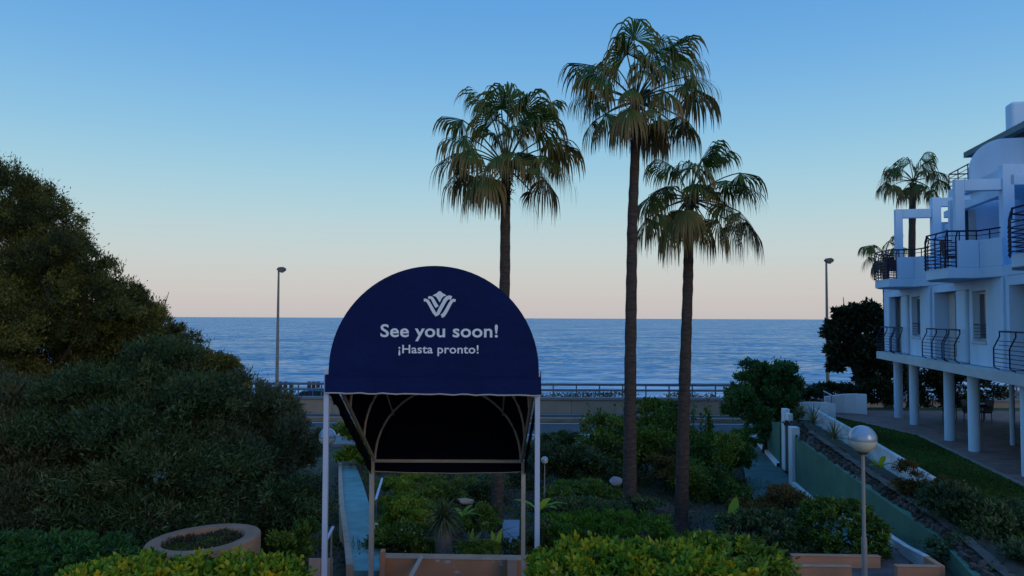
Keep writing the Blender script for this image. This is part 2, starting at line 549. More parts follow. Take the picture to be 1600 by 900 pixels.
# street lamps
POLE = mat('lamp_pole_steel', (0.2, 0.185, 0.17), 0.6, 0.15, 4)
def street_lamp(px, py_top, Y, label, z0=0.0, flip=1):
    t = P(px, py_top, Y)
    root = empty('street_lamp', (t.x, Y, z0), 0, label, 'street lamp', 'street lamps along the coast road')
    h = t.z - z0
    mb = MB(); mb.tube([(0, 0, 0), (0, 0, h*.5), (0, 0, h-.1)], [.13, .1, .065], 10); mb.build('pole', POLE, root, smooth=True)
    mb = MB(); mb.tube([(0, 0, 0), (0, 0, .35)], .18, 10); mb.build('base', POLE, root)
    mb = MB()
    a = [(-.12, .0), (.0, .14), (.3, .17), (.48, .05), (.42, -.1), (.2, -.2), (0, -.12)]
    mb.extrude([(x*flip, -.16, h+z) for x, z in a], (0, .34, 0)); hd = mb.build('lamp_head', mat('lamp_head_grey', (.11, .11, .1), .6, .15, 5), root, bevel=.03)
    mb = MB(); mb.tube([(.22*flip, 0, h-.22), (.22*flip, 0, h-.17)], [.09, .13], 10); mb.build('lens', MATS['lamp_glass'], hd)
street_lamp(435.5, 421, 50.9, 'tall street lamp left of the awning with its head turned right')
street_lamp(1291, 407, 50.9, 'tall street lamp standing left of the dark rubber tree')

# dune scrub beyond the wall
LF_SCRUB = leafmat('scrub_leaves', [(.02, .03, .02), (.04, .05, .03), (.06, .06, .035)])
rng = np.random.default_rng(5)
bl = []
for x in np.arange(-40, 45, 1.7):
    if math.sin(x*.9+1.0)+math.sin(x*.37) > -.35:
        bl.append((x+rng.normal(0, .4), 65.5+rng.uniform(-1.5, 1.5), -.38+rng.uniform(-.2, .08), 1.3, .9, .42))
pts, out, tn = blob_points(rng, bl, 16000, 30*len(bl)/4, .25)
tag(leaf_mesh('dune_scrub', pts, out, .22, .1, LF_SCRUB, None, rng, tint=tn), 'low dark scrub along the beach edge beyond the guard rail', 'scrub', kind='stuff')

# ------------------------------------------------------------------ awning
NAVY = mat('navy_canvas', (0.0012, 0.0085, 0.068), .85, .16, 1.3, .8, 2.6, spec=.25, detail=6)
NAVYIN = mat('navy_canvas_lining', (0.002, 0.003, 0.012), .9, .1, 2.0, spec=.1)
WPOST = mat('white_post_paint', (0.44, 0.49, 0.66), .5, .08, 2)
CREAM = mat('frame_tube_paint', (0.42, 0.36, 0.33), .5, .1, 4)
PRINT = mat('white_print', (0.72, 0.75, 0.82), .7, .04, 2)
YF, YR = 10.8, 15.0
cF = P(678, 579, YF); cR = P(700, 720, YR)
rF, rR = 1.47, 1.45
aw = empty('entrance_awning', (cF.x, YF, hgt(cF.x, YF)), 0, 'navy barrel-vault awning over the stairs, white farewell lettering on its front', 'awning')
AO = Vector(aw.location)
def arc(c, rx, rz, n=40, a0=0, a1=math.pi):
    return [Vector((c.x + rx*math.cos(a0+(a1-a0)*i/n), c.y, c.z + rz*math.sin(a0+(a1-a0)*i/n))) - AO for i in range(n+1)]
topF = P(680, 415.5, YF).z - cF.z
# front face: half disc with a slight belly
mb = MB()
A = arc(cF, rF, topF, 44)
A = [A[-1]+Vector((0, 0, -.12))]+[A[0]+Vector((0, 0, -.12))]+A
mb.extrude(A, (0, -.025, 0))
front = mb.build('front_panel', NAVY, aw)
# front band
L0, L1 = P(508, 585, YF-.06), P(844.5, 589, YF-.06)
B0, B1 = P(508, 613, YF-.06), P(844.5, 617, YF-.06)
mb = MB()
N_ = 30; tp, bt = [], []
for i in range(N_+1):
    t = i/N_
    a = L0.lerp(L1, t)-AO; b_ = B0.lerp(B1, t)-AO
    wv = .006*math.sin(i*1.7)+.004*math.sin(i*4.1)
    tp.append(a+Vector((0, wv*.3-.004, .0))); bt.append(b_+Vector((0, -wv*1.5-.012, wv)))
mb.ribbon(tp, bt)
mb.ribbon([v+Vector((0, .02, 0)) for v in tp], [v+Vector((0, .02, 0)) for v in bt])
mb.build('front_valance', NAVY, aw, smooth=True)
mb = MB(); mb.tube([v+Vector((0, -.002, -.012)) for v in tp], .004, 5); mb.build('seam', NAVY, aw)
mb = MB(); mb.tube([v+Vector((0, -.004, -.008)) for v in bt], .011, 6); mb.build('hem', CREAM, aw)
# vault
mb = MB(); S = 14; n = 40
rows = []
for j in range(S+1):
    t = j/S
    c = cF.lerp(cR, t); r_ = rF+(rR-rF)*t; rz = topF+(rR-topF)*t
    sag = .03*math.sin(t*math.pi*3)**2
    rows.append(arc(c, r_-sag, rz-sag, n))
vs = [v for r_ in rows for v in r_]
fs = [(j*(n+1)+i, j*(n+1)+i+1, (j+1)*(n+1)+i+1, (j+1)*(n+1)+i) for j in range(S) for i in range(n)]
mb.add(vs, fs)
mb.build('vault_cloth', NAVYIN, aw, smooth=True)
mb = MB(); mb.extrude(arc(cR+Vector((0, .01, 0)), rR, rR, 40), (0, .02, 0)); mb.build('rear_panel', NAVYIN, aw)
# side valances: hang below the sloping eaves
for s in (-1, 1):
    mb = MB(); a, b_ = [], []
    for j in range(61):
        t = j/60; c = cF.lerp(cR, t); r_ = (rF+(rR-rF)*t)+.03
        p = Vector((c.x+s*r_, c.y, c.z))-AO
        dz = .27+.03*math.cos(t*math.pi*2*9)+.02*math.sin(t*23)
        a.append(p+Vector((0, 0, .02))); b_.append(p+Vector((s*.015*math.sin(j*.9), 0, -dz)))
    mb.ribbon(a, b_); mb.build('side_valance', NAVYIN, aw, smooth=True)
a, b_ = [], []
for j in range(21):
    x = -rR-.02+(2*rR+.04)*j/20
    p = Vector((cR.x+x, cR.y+.04, cR.z))-AO
    a.append(p+Vector((0, 0, .02))); b_.append(p+Vector((0, .01*math.sin(j), -.21-.03*math.sin(j/20*math.pi))))
mb = MB(); mb.ribbon(a, b_); mb.build('rear_valance', NAVYIN, aw)
mb = MB(); mb.tube([v+Vector((0, -.004, -.004)) for v in b_], .008, 5); mb.build('hem', CREAM, aw)
# frame tubes
def ftube(pts, r_=.022, name='frame_tube', m_=CREAM):
    mb = MB(); mb.tube(pts, r_, 8); return mb.build(name, m_, aw, smooth=True)
for t in (.012, .34, .67, .985):
    c = cF.lerp(cR, t); r_ = rF-.045+(rR-rF)*t; rz = topF+(rR-topF)*t-.045
    ftube(arc(c, r_, rz, 32), name='arch')
for s in (-1, 1):
    ftube([Vector((cF.x+s*(rF-.03), cF.y+.03, cF.z))-AO, Vector((cR.x+s*(rR-.03), cR.y, cR.z))-AO], .03, 'eave_rail')
    for an in (40, 70):
        ca, sa = math.cos(R(an)), math.sin(R(an))
        ftube([Vector((cF.x+s*(rF-.07)*ca, cF.y+.05, cF.z+(topF-.07)*sa))-AO, Vector((cR.x+s*(rR-.07)*ca, cR.y-.05, cR.z+(rR-.07)*sa))-AO], .016, 'purlin')
ftube([Vector((cR.x-rR, cR.y-.03, cR.z))-AO, Vector((cR.x+rR, cR.y-.03, cR.z))-AO], .034, 'rear_bar')
# posts
def post(x, y, ztop, name='post', r_=.035, m_=WPOST):
    z0 = hgt(x, y)
    mb = MB(); mb.box((x-r_-AO.x, y-r_-AO.y, z0-AO.z), (x+r_-AO.x, y+r_-AO.y, ztop-AO.z)); o = mb.build(name, m_, aw, bevel=.006)
    mb = MB(); mb.box((x-.08-AO.x, y-.08-AO.y, z0-AO.z), (x+.08-AO.x, y+.08-AO.y, z0+.012-AO.z)); mb.build('foot_plate', m_, o)
pl = P(510.5, 577, YF+.0); pr = P(841, 578, YF)
post(pl.x, YF+.02, pl.z); post(pr.x-.01, YF+.02, pr.z-.02)
rl = P(581, 720, YR-.04); rr = P(817, 720, YR-.04)
post(rl.x, YR-.0, cR.z+.02, r_=.045, m_=CREAM); post(rr.x+.01, YR-.0, cR.z+.02, r_=.04, m_=CREAM)
mb = MB(); mb.box((rl.x+.05-AO.x, YR-.02-AO.y, 2.4-AO.z), (rl.x+.13-AO.x, YR+.02-AO.y, 2.43-AO.z)); mb.build('bracket', CREAM, aw)

# lettering
def lettering(txt, x0, x1, ytop, ybot, bold, name):
    """text mesh fitted to the box its capital letters fill"""
    cu = bpy.data.curves.new(name, 'FONT'); cu.body = txt; cu.size = 1; cu.offset = bold; cu.resolution_u = 4
    cu.space_character = 1.03
    to = bpy.data.objects.new('tmp', cu); COL.objects.link(to)
    dg = bpy.context.evaluated_depsgraph_get()
    me = bpy.data.meshes.new_from_object(to.evaluated_get(dg))
    bpy.data.objects.remove(to)
    co = np.zeros(len(me.vertices)*3); me.vertices.foreach_get('co', co); co = co.reshape(-1, 3)
    cap = .729
    a = P(x0, ybot, YF); bb = P(x1, ytop, YF)
    sx = (bb.x-a.x)/(co[:, 0].max()-co[:, 0].min()); sz = (bb.z-a.z)/cap
    X = a.x + (co[:, 0]-co[:, 0].min())*sx - AO.x
    Z = a.z + co[:, 1]*sz - AO.z
    new = np.stack([X, np.full(len(X), YF-.031-AO.y), Z], 1)
    me.vertices.foreach_set('co', new.ravel()); me.materials.clear(); me.materials.append(PRINT); me.update()
    bm = bmesh.new(); bm.from_mesh(me); bpy.data.meshes.remove(me)
    isl, seen = [], set()
    for v0 in bm.verts:
        if v0.index in seen: continue
        st, grp = [v0], []
        seen.add(v0.index)
        while st:
            v = st.pop(); grp.append(v)
            for e in v.link_edges:
                w = e.other_vert(v)
                if w.index not in seen: seen.add(w.index); st.append(w)
        xs_ = [v.co.x for v in grp]; isl.append([min(xs_), max(xs_), grp])
    isl.sort(key=lambda q: q[0]); merged = []
    for q in isl:
        if merged and q[0] < merged[-1][1]-.3*(q[1]-q[0]): merged[-1][1] = max(merged[-1][1], q[1]); merged[-1][2] += q[2]
        else: merged.append(q)
    for x_0, x_1, grp in merged:
        idx = {v.index: i for i, v in enumerate(grp)}
        fs_ = [tuple(idx[v.index] for v in f.verts) for f in bm.faces if f.verts[0].index in idx]
        mb = MB(); mb.add([v.co.copy() for v in grp], fs_); mb.build('letter', PRINT, aw, recalc=False)
    bm.free()
lettering('See you soon!', 595, 778, 506.5, 526, .017, 'lettering')
lettering('¡Hasta pronto!', 623, 748, 538.5, 551.5, .013, 'lettering')
# emblem: crown-like double V; coordinates in quarter pixels of the photo
def lp(x, y):
    v = P(480+x/4, 400+y/4, YF-.031); return v-AO
def sweep(pts, w0, w1, hook=None):
    """flat ribbon of width w along a polyline in emblem coordinates"""
    L, Rr = [], []
    for i, p in enumerate(pts):
        a = pts[max(0, i-1)]; c = pts[min(len(pts)-1, i+1)]
        dx, dy = c[0]-a[0], c[1]-a[1]; q = math.hypot(dx, dy)
        w = (w0+(w1-w0)*i/(len(pts)-1))/2
        nx_, ny_ = -dy/q*w, dx/q*w
        L.append(lp(p[0]+nx_, p[1]+ny_)); Rr.append(lp(p[0]-nx_, p[1]-ny_))
    mbE.ribbon(L, Rr)
mbE = MB()
# crown piece
crown = [(828, 219), (838, 224), (846, 233), (858, 238), (871, 247), (858, 250), (848, 256), (838, 270), (828, 290), (818, 274), (806, 256), (797, 251), (784, 247), (797, 239), (810, 233), (818, 224)]
mbE.add([lp(*p) for p in crown], [tuple(range(len(crown)))])
sweep([(729, 276), (741, 275), (752, 281), (763, 298), (778, 325), (793, 352), (806, 369), (817, 360), (828, 338), (846, 305), (862, 276), (874, 263), (888, 258), (902, 263)], 17, 25)
mbE2 = mbE; mbE = MB()
sweep([(757, 263), (768, 258), (778, 262), (788, 277), (800, 300), (812, 319)], 15, 23)
sweep([(927, 279), (914, 276), (903, 283), (892, 300), (877, 328), (862, 355), (850, 371), (838, 375)], 17, 24)
mbE2.build('emblem', PRINT, aw, recalc=False)['label'] = 'emblem crown with the long left stroke'
mbE.build('emblem', PRINT, aw, recalc=False)['label'] = 'two outer strokes of the emblem'

# stairs under the awning
STEP = mat('step_paving', (0.12, 0.085, 0.085), .9, .2, 3, .3, 30)
mb = MB()
for i in range(8):
    y0 = 11.2+i*.42; z = 2.6-i*.17
    mb.box((cF.x-1.4, y0, z-.6), (cF.x+1.4, y0+.42+.003, z+.012-.15))
struct(mb, 'stairs', STEP)
mb = MB(); mb.prism([(-4.6, 14.5), (8.6, 14.5), (8.6, 17.4), (5.2, 17.4), (5.2, 15.33), (-2.6, 15.33), (-2.6, 15.2), (-4.6, 15.2)], .9, 1.29); struct(mb, 'landing', STEP)

# ------------------------------------------------------------------ low salmon walls, planter
SALM = mat('salmon_render', (0.52, 0.235, 0.13), .9, .12, 1.5, .2, 25, col2=(.56, .27, .155))
CREAMW = mat('cream_cap', (0.42, 0.30, 0.24), .9, .15, 3, .1, 20)
CAPM = mat('salmon_capping', (0.48, 0.25, 0.16), .9, .15, 3, .1, 20)
def low_wall(a, b_, t, z0, label, cap=True, cat='low wall', group='salmon garden walls', m_=SALM):
    a = Vector(a); b_ = Vector(b_); d = (b_-a); L_ = Vector((d.x, d.y, 0)).length
    root = empty('garden_wall', (a.x, a.y, z0), math.atan2(d.y, d.x), label, cat, group)
    h = a.z-z0; dz = b_.z-a.z
    mb = MB(); mb.prism([(0, 0), (L_, 0), (L_, t), (0, t)], 0, [h, h+dz, h+dz, h]); mb.build('wall', m_, root, bevel=.01)
    if cap:
        mb = MB(); mb.prism([(-.01, -.012), (L_+.01, -.012), (L_+.01, t+.012), (-.01, t+.012)], [h, h+dz, h+dz, h], [h+.02, h+dz+.02, h+dz+.02, h+.02]); mb.build('capping', CAPM, root, bevel=.006)
    return root
low_wall(P(593, 873, 15.35), P(852, 877, 15.35), .3, 1.2, 'chipped salmon wall behind the rear awning posts')
low_wall(P(1238, 869, 16.0), P(1376, 871, 16.0), .12, 1.0, 'salmon wall behind the globe lamp, below the round clipped bush')
low_wall(P(1243, 886, 14.9), P(1331, 887, 14.9), .12, 1.0, 'nearer salmon wall end at the bottom edge, left of the globe lamp foot')
low_wall(P(1402, 886, 15.0), P(1468, 887, 15.0), .12, 1.0, 'short salmon wall at the bottom edge, right of the globe lamp foot')
# end pillar of the teal ramp
low_wall(P(529, 718, 35.5), P(557, 719, 35.5), .4, -.3, 'small salmon block closing the far end of the blue ramp', cap=False)
mb = MB(); a = P(650, 878, 14.8); b_ = P(662, 900, 14.2)
low_wall(P(593, 862, 15.1), P(600, 862, 15.1), .2, 1.2, 'small salmon pier at the left end of the chipped wall', cap=False)
# paving ramp-side strings seen through the awning
mb = MB(); mb.tube([P(640, 905, 14.4)+Vector((0, 0, .02)), P(658, 874, 15.3)+Vector((0, 0, .05))], .045, 4)
tag(mb.build('stair_handrail', CREAM), 'pale sloping rail in front of the chipped salmon wall', 'handrail')
mb = MB(); mb.box((-.09, -.09, 0), (.09, .09, .45)); o = mb.build('stair_pier', CREAMW, bevel=.01); q = P(800, 874, 15.1); o.location = (q.x, q.y, q.z-.43)
tag(o, 'small pale pier in front of the chipped wall, left of the rear right awning post', 'pier')
# paint flakes on chipped wall
flk = MB(); rng = np.random.default_rng(3)
for px, py, w in ((684, 876, 5), (699, 878, 6), (709, 885, 2), (770, 878, 3), (782, 877, 4), (783, 882, 4), (714, 894, 6)):
    pts_ = []
    for k in range(8):
        an = 2*math.pi*k/8; rr_ = w*(.6+.5*rng.uniform())
        pts_.append(P(px+rr_*math.cos(an), py+rr_*.5*math.sin(an), 15.347))
    flk.add(pts_, [tuple(range(8))])
gw = bpy.data.objects['garden_wall']
o = flk.build('bare_plaster_patch', mat('bare_plaster', (.5, .48, .48), .9, .1, 4), None)
o.parent = gw; o.matrix_parent_inverse = (Matrix.Translation(gw.location) @ gw.rotation_euler.to_matrix().to_4x4()).inverted()

# round planter
pc = P(318, 841, 14.0)
pl_ = empty('round_planter', (pc.x, pc.y, pc.z-.85), 0, 'round salmon concrete planter ring among the dark shrubs', 'planter')
mb = MB(); rx, ry = .99, .92
prof = [(1.0, 0), (1.0, .83), (.985, .85), (.73, .85), (.715, .83), (.715, .62)]
vs, fs = [], []
NN = 56
for r_, z in prof:
    for k in range(NN):
        th = 2*math.pi*k/NN
        vs.append((rx*r_*math.cos(th), ry*r_*math.sin(th), z + .055*math.cos(th)*r_ + .02*math.sin(th)))
for i in range(len(prof)-1):
    for k in range(NN):
        k2 = (k+1) % NN
        fs.append((i*NN+k, i*NN+k2, (i+1)*NN+k2, (i+1)*NN+k))
mb.add(vs, fs); mb.build('ring', mat('planter_render', (.33, .18, .115), .9, .22, 2, .35, 20, detail=8), pl_, smooth=True)
mb = MB(); mb.add([(rx*.72*math.cos(2*math.pi*k/NN), ry*.72*math.sin(2*math.pi*k/NN), .70) for k in range(NN)], [tuple(range(NN))])
mb.build('soil', mat('dark_soil', (.02, .017, .015), .95, .4, 8, .6, 40), pl_)
rng = np.random.default_rng(8)
pts = np.stack([rng.uniform(-.7, .7, 5200)*1.0, rng.uniform(-.66, .66, 5200), rng.uniform(.70, .80, 5200)], 1)
pts = pts[(pts[:, 0]/.69)**2+(pts[:, 1]/.64)**2 < 1]
pts[:, 2] += .03*np.sin(pts[:, 0]*7)+.055*pts[:, 0]
tn = .25+.3*np.exp(-((pts[:, 0]+.3)**2+(pts[:, 1]+.3)**2)/.05)+.4*np.exp(-((pts[:, 0]-.12)**2+(pts[:, 1]+.1)**2)/.04)+rng.normal(0, .1, len(pts))
lf = leaf_mesh('sedum_ground_cover', pts, np.tile([0, 0, 1.], (len(pts), 1)), .055, .03, leafmat('sedum', [(.018, .02, .025), (.03, .04, .035), (.03, .09, .025), (.05, .12, .03)]), None, rng, tint=tn)
lf.location = pl_.location
tag(lf, 'low dark succulents filling the round salmon planter', 'ground cover', kind='stuff')

# ------------------------------------------------------------------ teal ramp on the left
TEAL = mat('teal_painted_concrete', (0.12, 0.29, 0.30), .75, .22, 1.6, .15, 20, col2=(.16, .34, .35))
Lp = [(552, 895, 15.3), (546, 850, 18.0), (538, 800, 23), (535, 760, 28), (534, 729, 33.5)]
Rp = [(594, 895, 15.3), (592, 850, 18.0), (580, 800, 23), (568, 760, 28), (556, 729, 33.5)]
mb = MB()
Lw = [P(*q)+Vector((0, 0, .04)) for q in Lp]; Rw = [P(*q)+Vector((0, 0, .04)) for q in Rp]
for a, b_, c, d in zip(Lw[:-1], Rw[:-1], Rw[1:], Lw[1:]):
    mb.add([a, b_, c, d, a-Vector((0,0,.9)), b_-Vector((0,0,.9)), c-Vector((0,0,.9)), d-Vector((0,0,.9))],
           [(0,1,2,3),(0,4,5,1),(1,5,6,2),(3,2,6,7),(0,3,7,4)])
struct(mb, 'ramp', TEAL, recalc=False)
mb = MB()
for i in range(len(Lw)-1):
    a, b_ = Lw[i]+Vector((-.14, 0, .12)), Lw[i+1]+Vector((-.14, 0, .12))
    mb.add([a, a+Vector((.14,0,0)), b_+Vector((.14,0,0)), b_, a-Vector((0,0,1.1)), a+Vector((.14,0,-1.1)), b_+Vector((.14,0,-1.1)), b_-Vector((0,0,1.1))],
           [(0,1,2,3),(0,4,5,1),(1,5,6,2),(0,3,7,4)])
tag(mb.build('ramp_kerb', CREAMW), 'thin cream kerb along the left side of the blue ramp', 'kerb')
# handrails
def handrail(name, pts, label, r_=.03, legs=()):
    root = empty(name, pts[0], 0, label, 'handrail')
    o0 = Vector(pts[0])
    mb = MB(); mb.tube([Vector(p)-o0 for p in pts], r_, 8); mb.build('rail', WPOST, root, smooth=True)
    for q in legs:
        mb = MB(); q = Vector(q)-o0; mb.tube([q, q-Vector((0, 0, 1.0))], .018, 6); mb.build('leg', POLE, root)
handrail('handrail', [P(506, 852, 13.6), P(520, 824, 14.6)], 'short white handrail beside the front left awning post', .03, [P(518, 828, 14.5)])
handrail('handrail', [P(587, 781, 21), P(597, 748, 23)], 'short white handrail right of the rear left awning post', .035, [P(588, 780, 21)])
low_wall(P(500, 872, 13.9), P(520, 872, 15.4), .2, 1.2, 'pale stair cheek wall beside the front left awning post', cap=False, m_=CREAMW)

# small garden slabs
BLUEP = mat('blue_grey_slab', (0.2, 0.25, 0.33), .8, .12, 2)
mb = MB(); mb.prism([tuple(P(785, 806, 22.5))[:2], tuple(P(812, 806, 22.5))[:2], tuple(P(810, 846, 19.5))[:2], tuple(P(787, 850, 19.5))[:2]], -.5, .56)
struct(mb, 'garden_path', BLUEP)
def slab(px, py, Y, w, d, h, label, m_, rz=.2, tilt=0.1):
    q = P(px, py, Y); rg = random.Random(int(px)); bm = bmesh.new(); bmesh.ops.create_icosphere(bm, subdivisions=2, radius=.5)
    for v in bm.verts:
        k_ = 1+.35*mnoise.noise(v.co*2.3+Vector((px, 0, 0))); v.co = Vector((v.co.x*w*k_, v.co.y*d*k_, max(v.co.z, -.25)*h*k_))
    me = bpy.data.meshes.new('garden_stone'); bm.to_mesh(me); bm.free(); me.materials.append(m_)
    o = bpy.data.objects.new('garden_stone', me); COL.objects.link(o)
    o.location = q; o.rotation_euler = (tilt, 0.1, rz); tag(o, label, 'stone', 'pale stones in the garden')
slab(893, 777, 25, .42, .3, .2, 'pale blue-grey stone left of the tall middle palm', BLUEP)
slab(962, 752, 24.5, .5, .3, .3, 'pale stone leaning behind the tall middle palm, touching its trunk', BLUEP, .6, .3)
slab(704, 755, 26, .14, .1, .14, 'tiny white stone between shrubs under the awning', WPOST, .4, .5)
slab(727, 783, 23, .5, .3, .2, 'brownish round stone left of the palm trunk under the awning', CREAMW)
slab(757, 865, 16.6, .3, .2, .14, 'grey stone behind the chipped salmon wall', BLUEP, .7, .2)

# ------------------------------------------------------------------ globe lamps
def globe_lamp(px, py, Y, rad, zbase, label, name='globe_lamp'):
    q = P(px, py, Y)
    root = empty(name, (q.x, q.y, zbase), 0, label, 'garden lamp', 'globe lamps in the garden')
    h = q.z - zbase
    mb = MB(); mb.tube([(0, 0, 0), (0, 0, h*.38)], [rad*.2, rad*.2], 12); mb.tube([(0, 0, h*.38), (0, 0, h-rad*.9)], [rad*.14, rad*.125], 12)
    mb.build('post', mat('lamp_post_grey', (.3, .27, .25), .6, .1, 5), root, smooth=True)
    mb = MB(); mb.tube([(0, 0, h-rad*1.12), (0, 0, h-rad*.9)], [rad*.3, rad*.42], 14); mb.build('collar', mat('collar_dark', (.08, .07, .06), .6, .1, 5), root, smooth=True)
    gm = bpy.data.materials.get('smoked_globe')
    if not gm:
        gm = bpy.data.materials.new('smoked_globe'); gm.use_nodes = True
        bb = gm.node_tree.nodes['Principled BSDF']
        bb.inputs['Base Color'].default_value = (.30, .36, .46, 1); bb.inputs['Roughness'].default_value = .25
        bb.inputs['Metallic'].default_value = .3
        gm2 = bpy.data.materials.new('globe_lower_half'); gm2.use_nodes = True
        bb = gm2.node_tree.nodes['Principled BSDF']
        bb.inputs['Base Color'].default_value = (.62, .58, .48, 1); bb.inputs['Roughness'].default_value = .22
    gm2 = bpy.data.materials['globe_lower_half']
    def half(a0, a1, nm, m_, k=1.0):
        mb = MB(); mb.lathe((0, 0, h), [(rad*k*math.cos(R(a)), rad*k*math.sin(R(a))) for a in np.linspace(a0, a1, 12)], 32); mb.build(nm, m_, root, smooth=True)
    half(-75, -6, 'lower_globe', gm2); half(-6, 89.9, 'upper_globe', gm, 1.0)
globe_lamp(1348, 686, 14.3, .25, 1.28, 'large two-tone globe lamp on a slim post in front of the green wall')
globe_lamp(511.5, 682.5, 16.5, .185, .9, 'globe lamp seen behind the front left awning post')
globe_lamp(851, 719, 24.6, .115, .4, 'small globe lamp in the shrubs just right of the front right awning post')

# ------------------------------------------------------------------ right-hand terrace
PLZ = 1.8
def Ly(y): return 11.2+(y-21.2)*3/16.8         # white lawn wall line
def Gx(y): return (10.9+(y-29.9)*.18 if y > 29.9 else (10.82-(29.9-y)*.1212 if y > 16.7 else 9.22-(16.7-y)*.28))
GRASS = mat('lawn_soil', (0.02, 0.045, 0.012), .95, .3, 1.2, .5, 30)
mb = MB()
mb.prism([(Ly(13)+.12, 13), (60, 13), (60, 40.5), (Ly(40.5)+.12, 40.5)], -.5, PLZ-.012); struct(mb, 'terrace_ground', GRASS)
# paving in front of and below the building
TILE = mat('terracotta_paving', (0.20, 0.125, 0.11), .85, .2, 1.5, .25, 10)
e0 = PZ(1308, 651, PLZ); e1 = PZ(1440, 681, PLZ); e2 = PZ(1600, 757, PLZ)
dirv = (e2-e1); e3 = e2+dirv*.8
mb = MB(); mb.prism([(e0.x, e0.y), (e1.x, e1.y), (e2.x, e2.y), (e3.x, e3.y), (45, e3.y), (45, 39), (PZ(1262, 643, PLZ).x, 39)], PLZ-.3, PLZ+.004)
bt = TILE.node_tree.nodes.new('ShaderNodeTexBrick'); tl = TILE.node_tree.links
tcn = TILE.node_tree.nodes.new('ShaderNodeTexCoord')
bt.inputs['Scale'].default_value = 2.6; bt.offset = 0; bt.inputs['Brick Width'].default_value = 1; bt.inputs['Row Height'].default_value = 1
bt.inputs['Color1'].default_value = (.19, .105, .09, 1); bt.inputs['Color2'].default_value = (.26, .165, .15, 1); bt.inputs['Mortar'].default_value = (.10, .085, .08, 1); bt.inputs['Mortar Size'].default_value = .03
tl.new(tcn.outputs['Object'], bt.inputs['Vector']); tl.new(bt.outputs['Color'], TILE.node_tree.nodes['Principled BSDF'].inputs['Base Color'])
struct(mb, 'terrace_paving', TILE)
mb = MB(); k_ = Vector((-.16, 0, 0))
for a, b_ in ((e0, e1), (e1, e2), (e2, e3)):
    mb.prism([(a.x-.17, a.y), (a.x-.004, a.y), (b_.x-.004, b_.y), (b_.x-.17, b_.y)], PLZ-.2, PLZ+.03)
struct(mb, 'paving_edge', mat('edge_stone', (.26, .22, .21), .9, .15, 4))
# grass blades on the lawn
rng = np.random.default_rng(11)
N = 60000
yy = rng.uniform(14, 37, N)
def ex_(y):
    if y > e1.y: t = (y-e1.y)/(e0.y-e1.y); return e1.x+(e0.x-e1.x)*t
    t = (y-e2.y)/(e1.y-e2.y); return e2.x+(e1.x-e2.x)*t
lo = np.array([Ly(y)+.15 for y in yy]); hi = np.array([ex_(y)-.2 for y in yy])
xx = lo+rng.uniform(0, 1, N)*np.maximum(hi-lo, 0)
ok = hi > lo
pts = np.stack([xx, yy, np.full(N, PLZ-.015)], 1)[ok]
LAWN = leafmat('lawn_blades', [(.02, .04, .012), (.04, .07, .018), (.06, .085, .03)], gain=(1.7, 1.8, 1.2))
tag(leaf_mesh('lawn_grass', pts, np.tile([0, 0, 1.], (len(pts), 1)), .075, .05, LAWN, None, rng, spread=.5, tint=.5+.3*np.sin(pts[:, 0]*1.1+pts[:, 1]*.7)+rng.normal(0, .2, len(pts))),
    'green clipped lawn between the white wall and the paving', 'lawn', kind='stuff')

WALLW = mat('white_render', (0.70, 0.72, 0.76), .85, .06, .8, .12, 20)
STAINW = mat('weathered_white', (0.52, 0.56, 0.62), .9, .3, 1.6, .2, 20, col2=(.7, .72, .76))
root = empty('lawn_wall', (Ly(19), 19, 1.2), 0, 'low white weathered wall running along the lawn edge above the planting bed', 'wall')
for y0, y1, h0, h1 in ((20.4, 22, 1.05, 1.08), (22, 26, 1.08, 1.13), (26, 31, 1.13, 1.15), (31, 37.6, 1.15, 1.15)):
    mb = MB(); o_ = root.location
    mb.prism([(Ly(y0)-o_.x, y0+.002-o_.y), (Ly(y0)+.14-o_.x, y0+.002-o_.y), (Ly(y1)+.14-o_.x, y1-.002-o_.y), (Ly(y1)-o_.x, y1-.002-o_.y)], 0, [h0, h0, h1, h1])
    mb.build('wall_section', STAINW, root, bevel=.012)
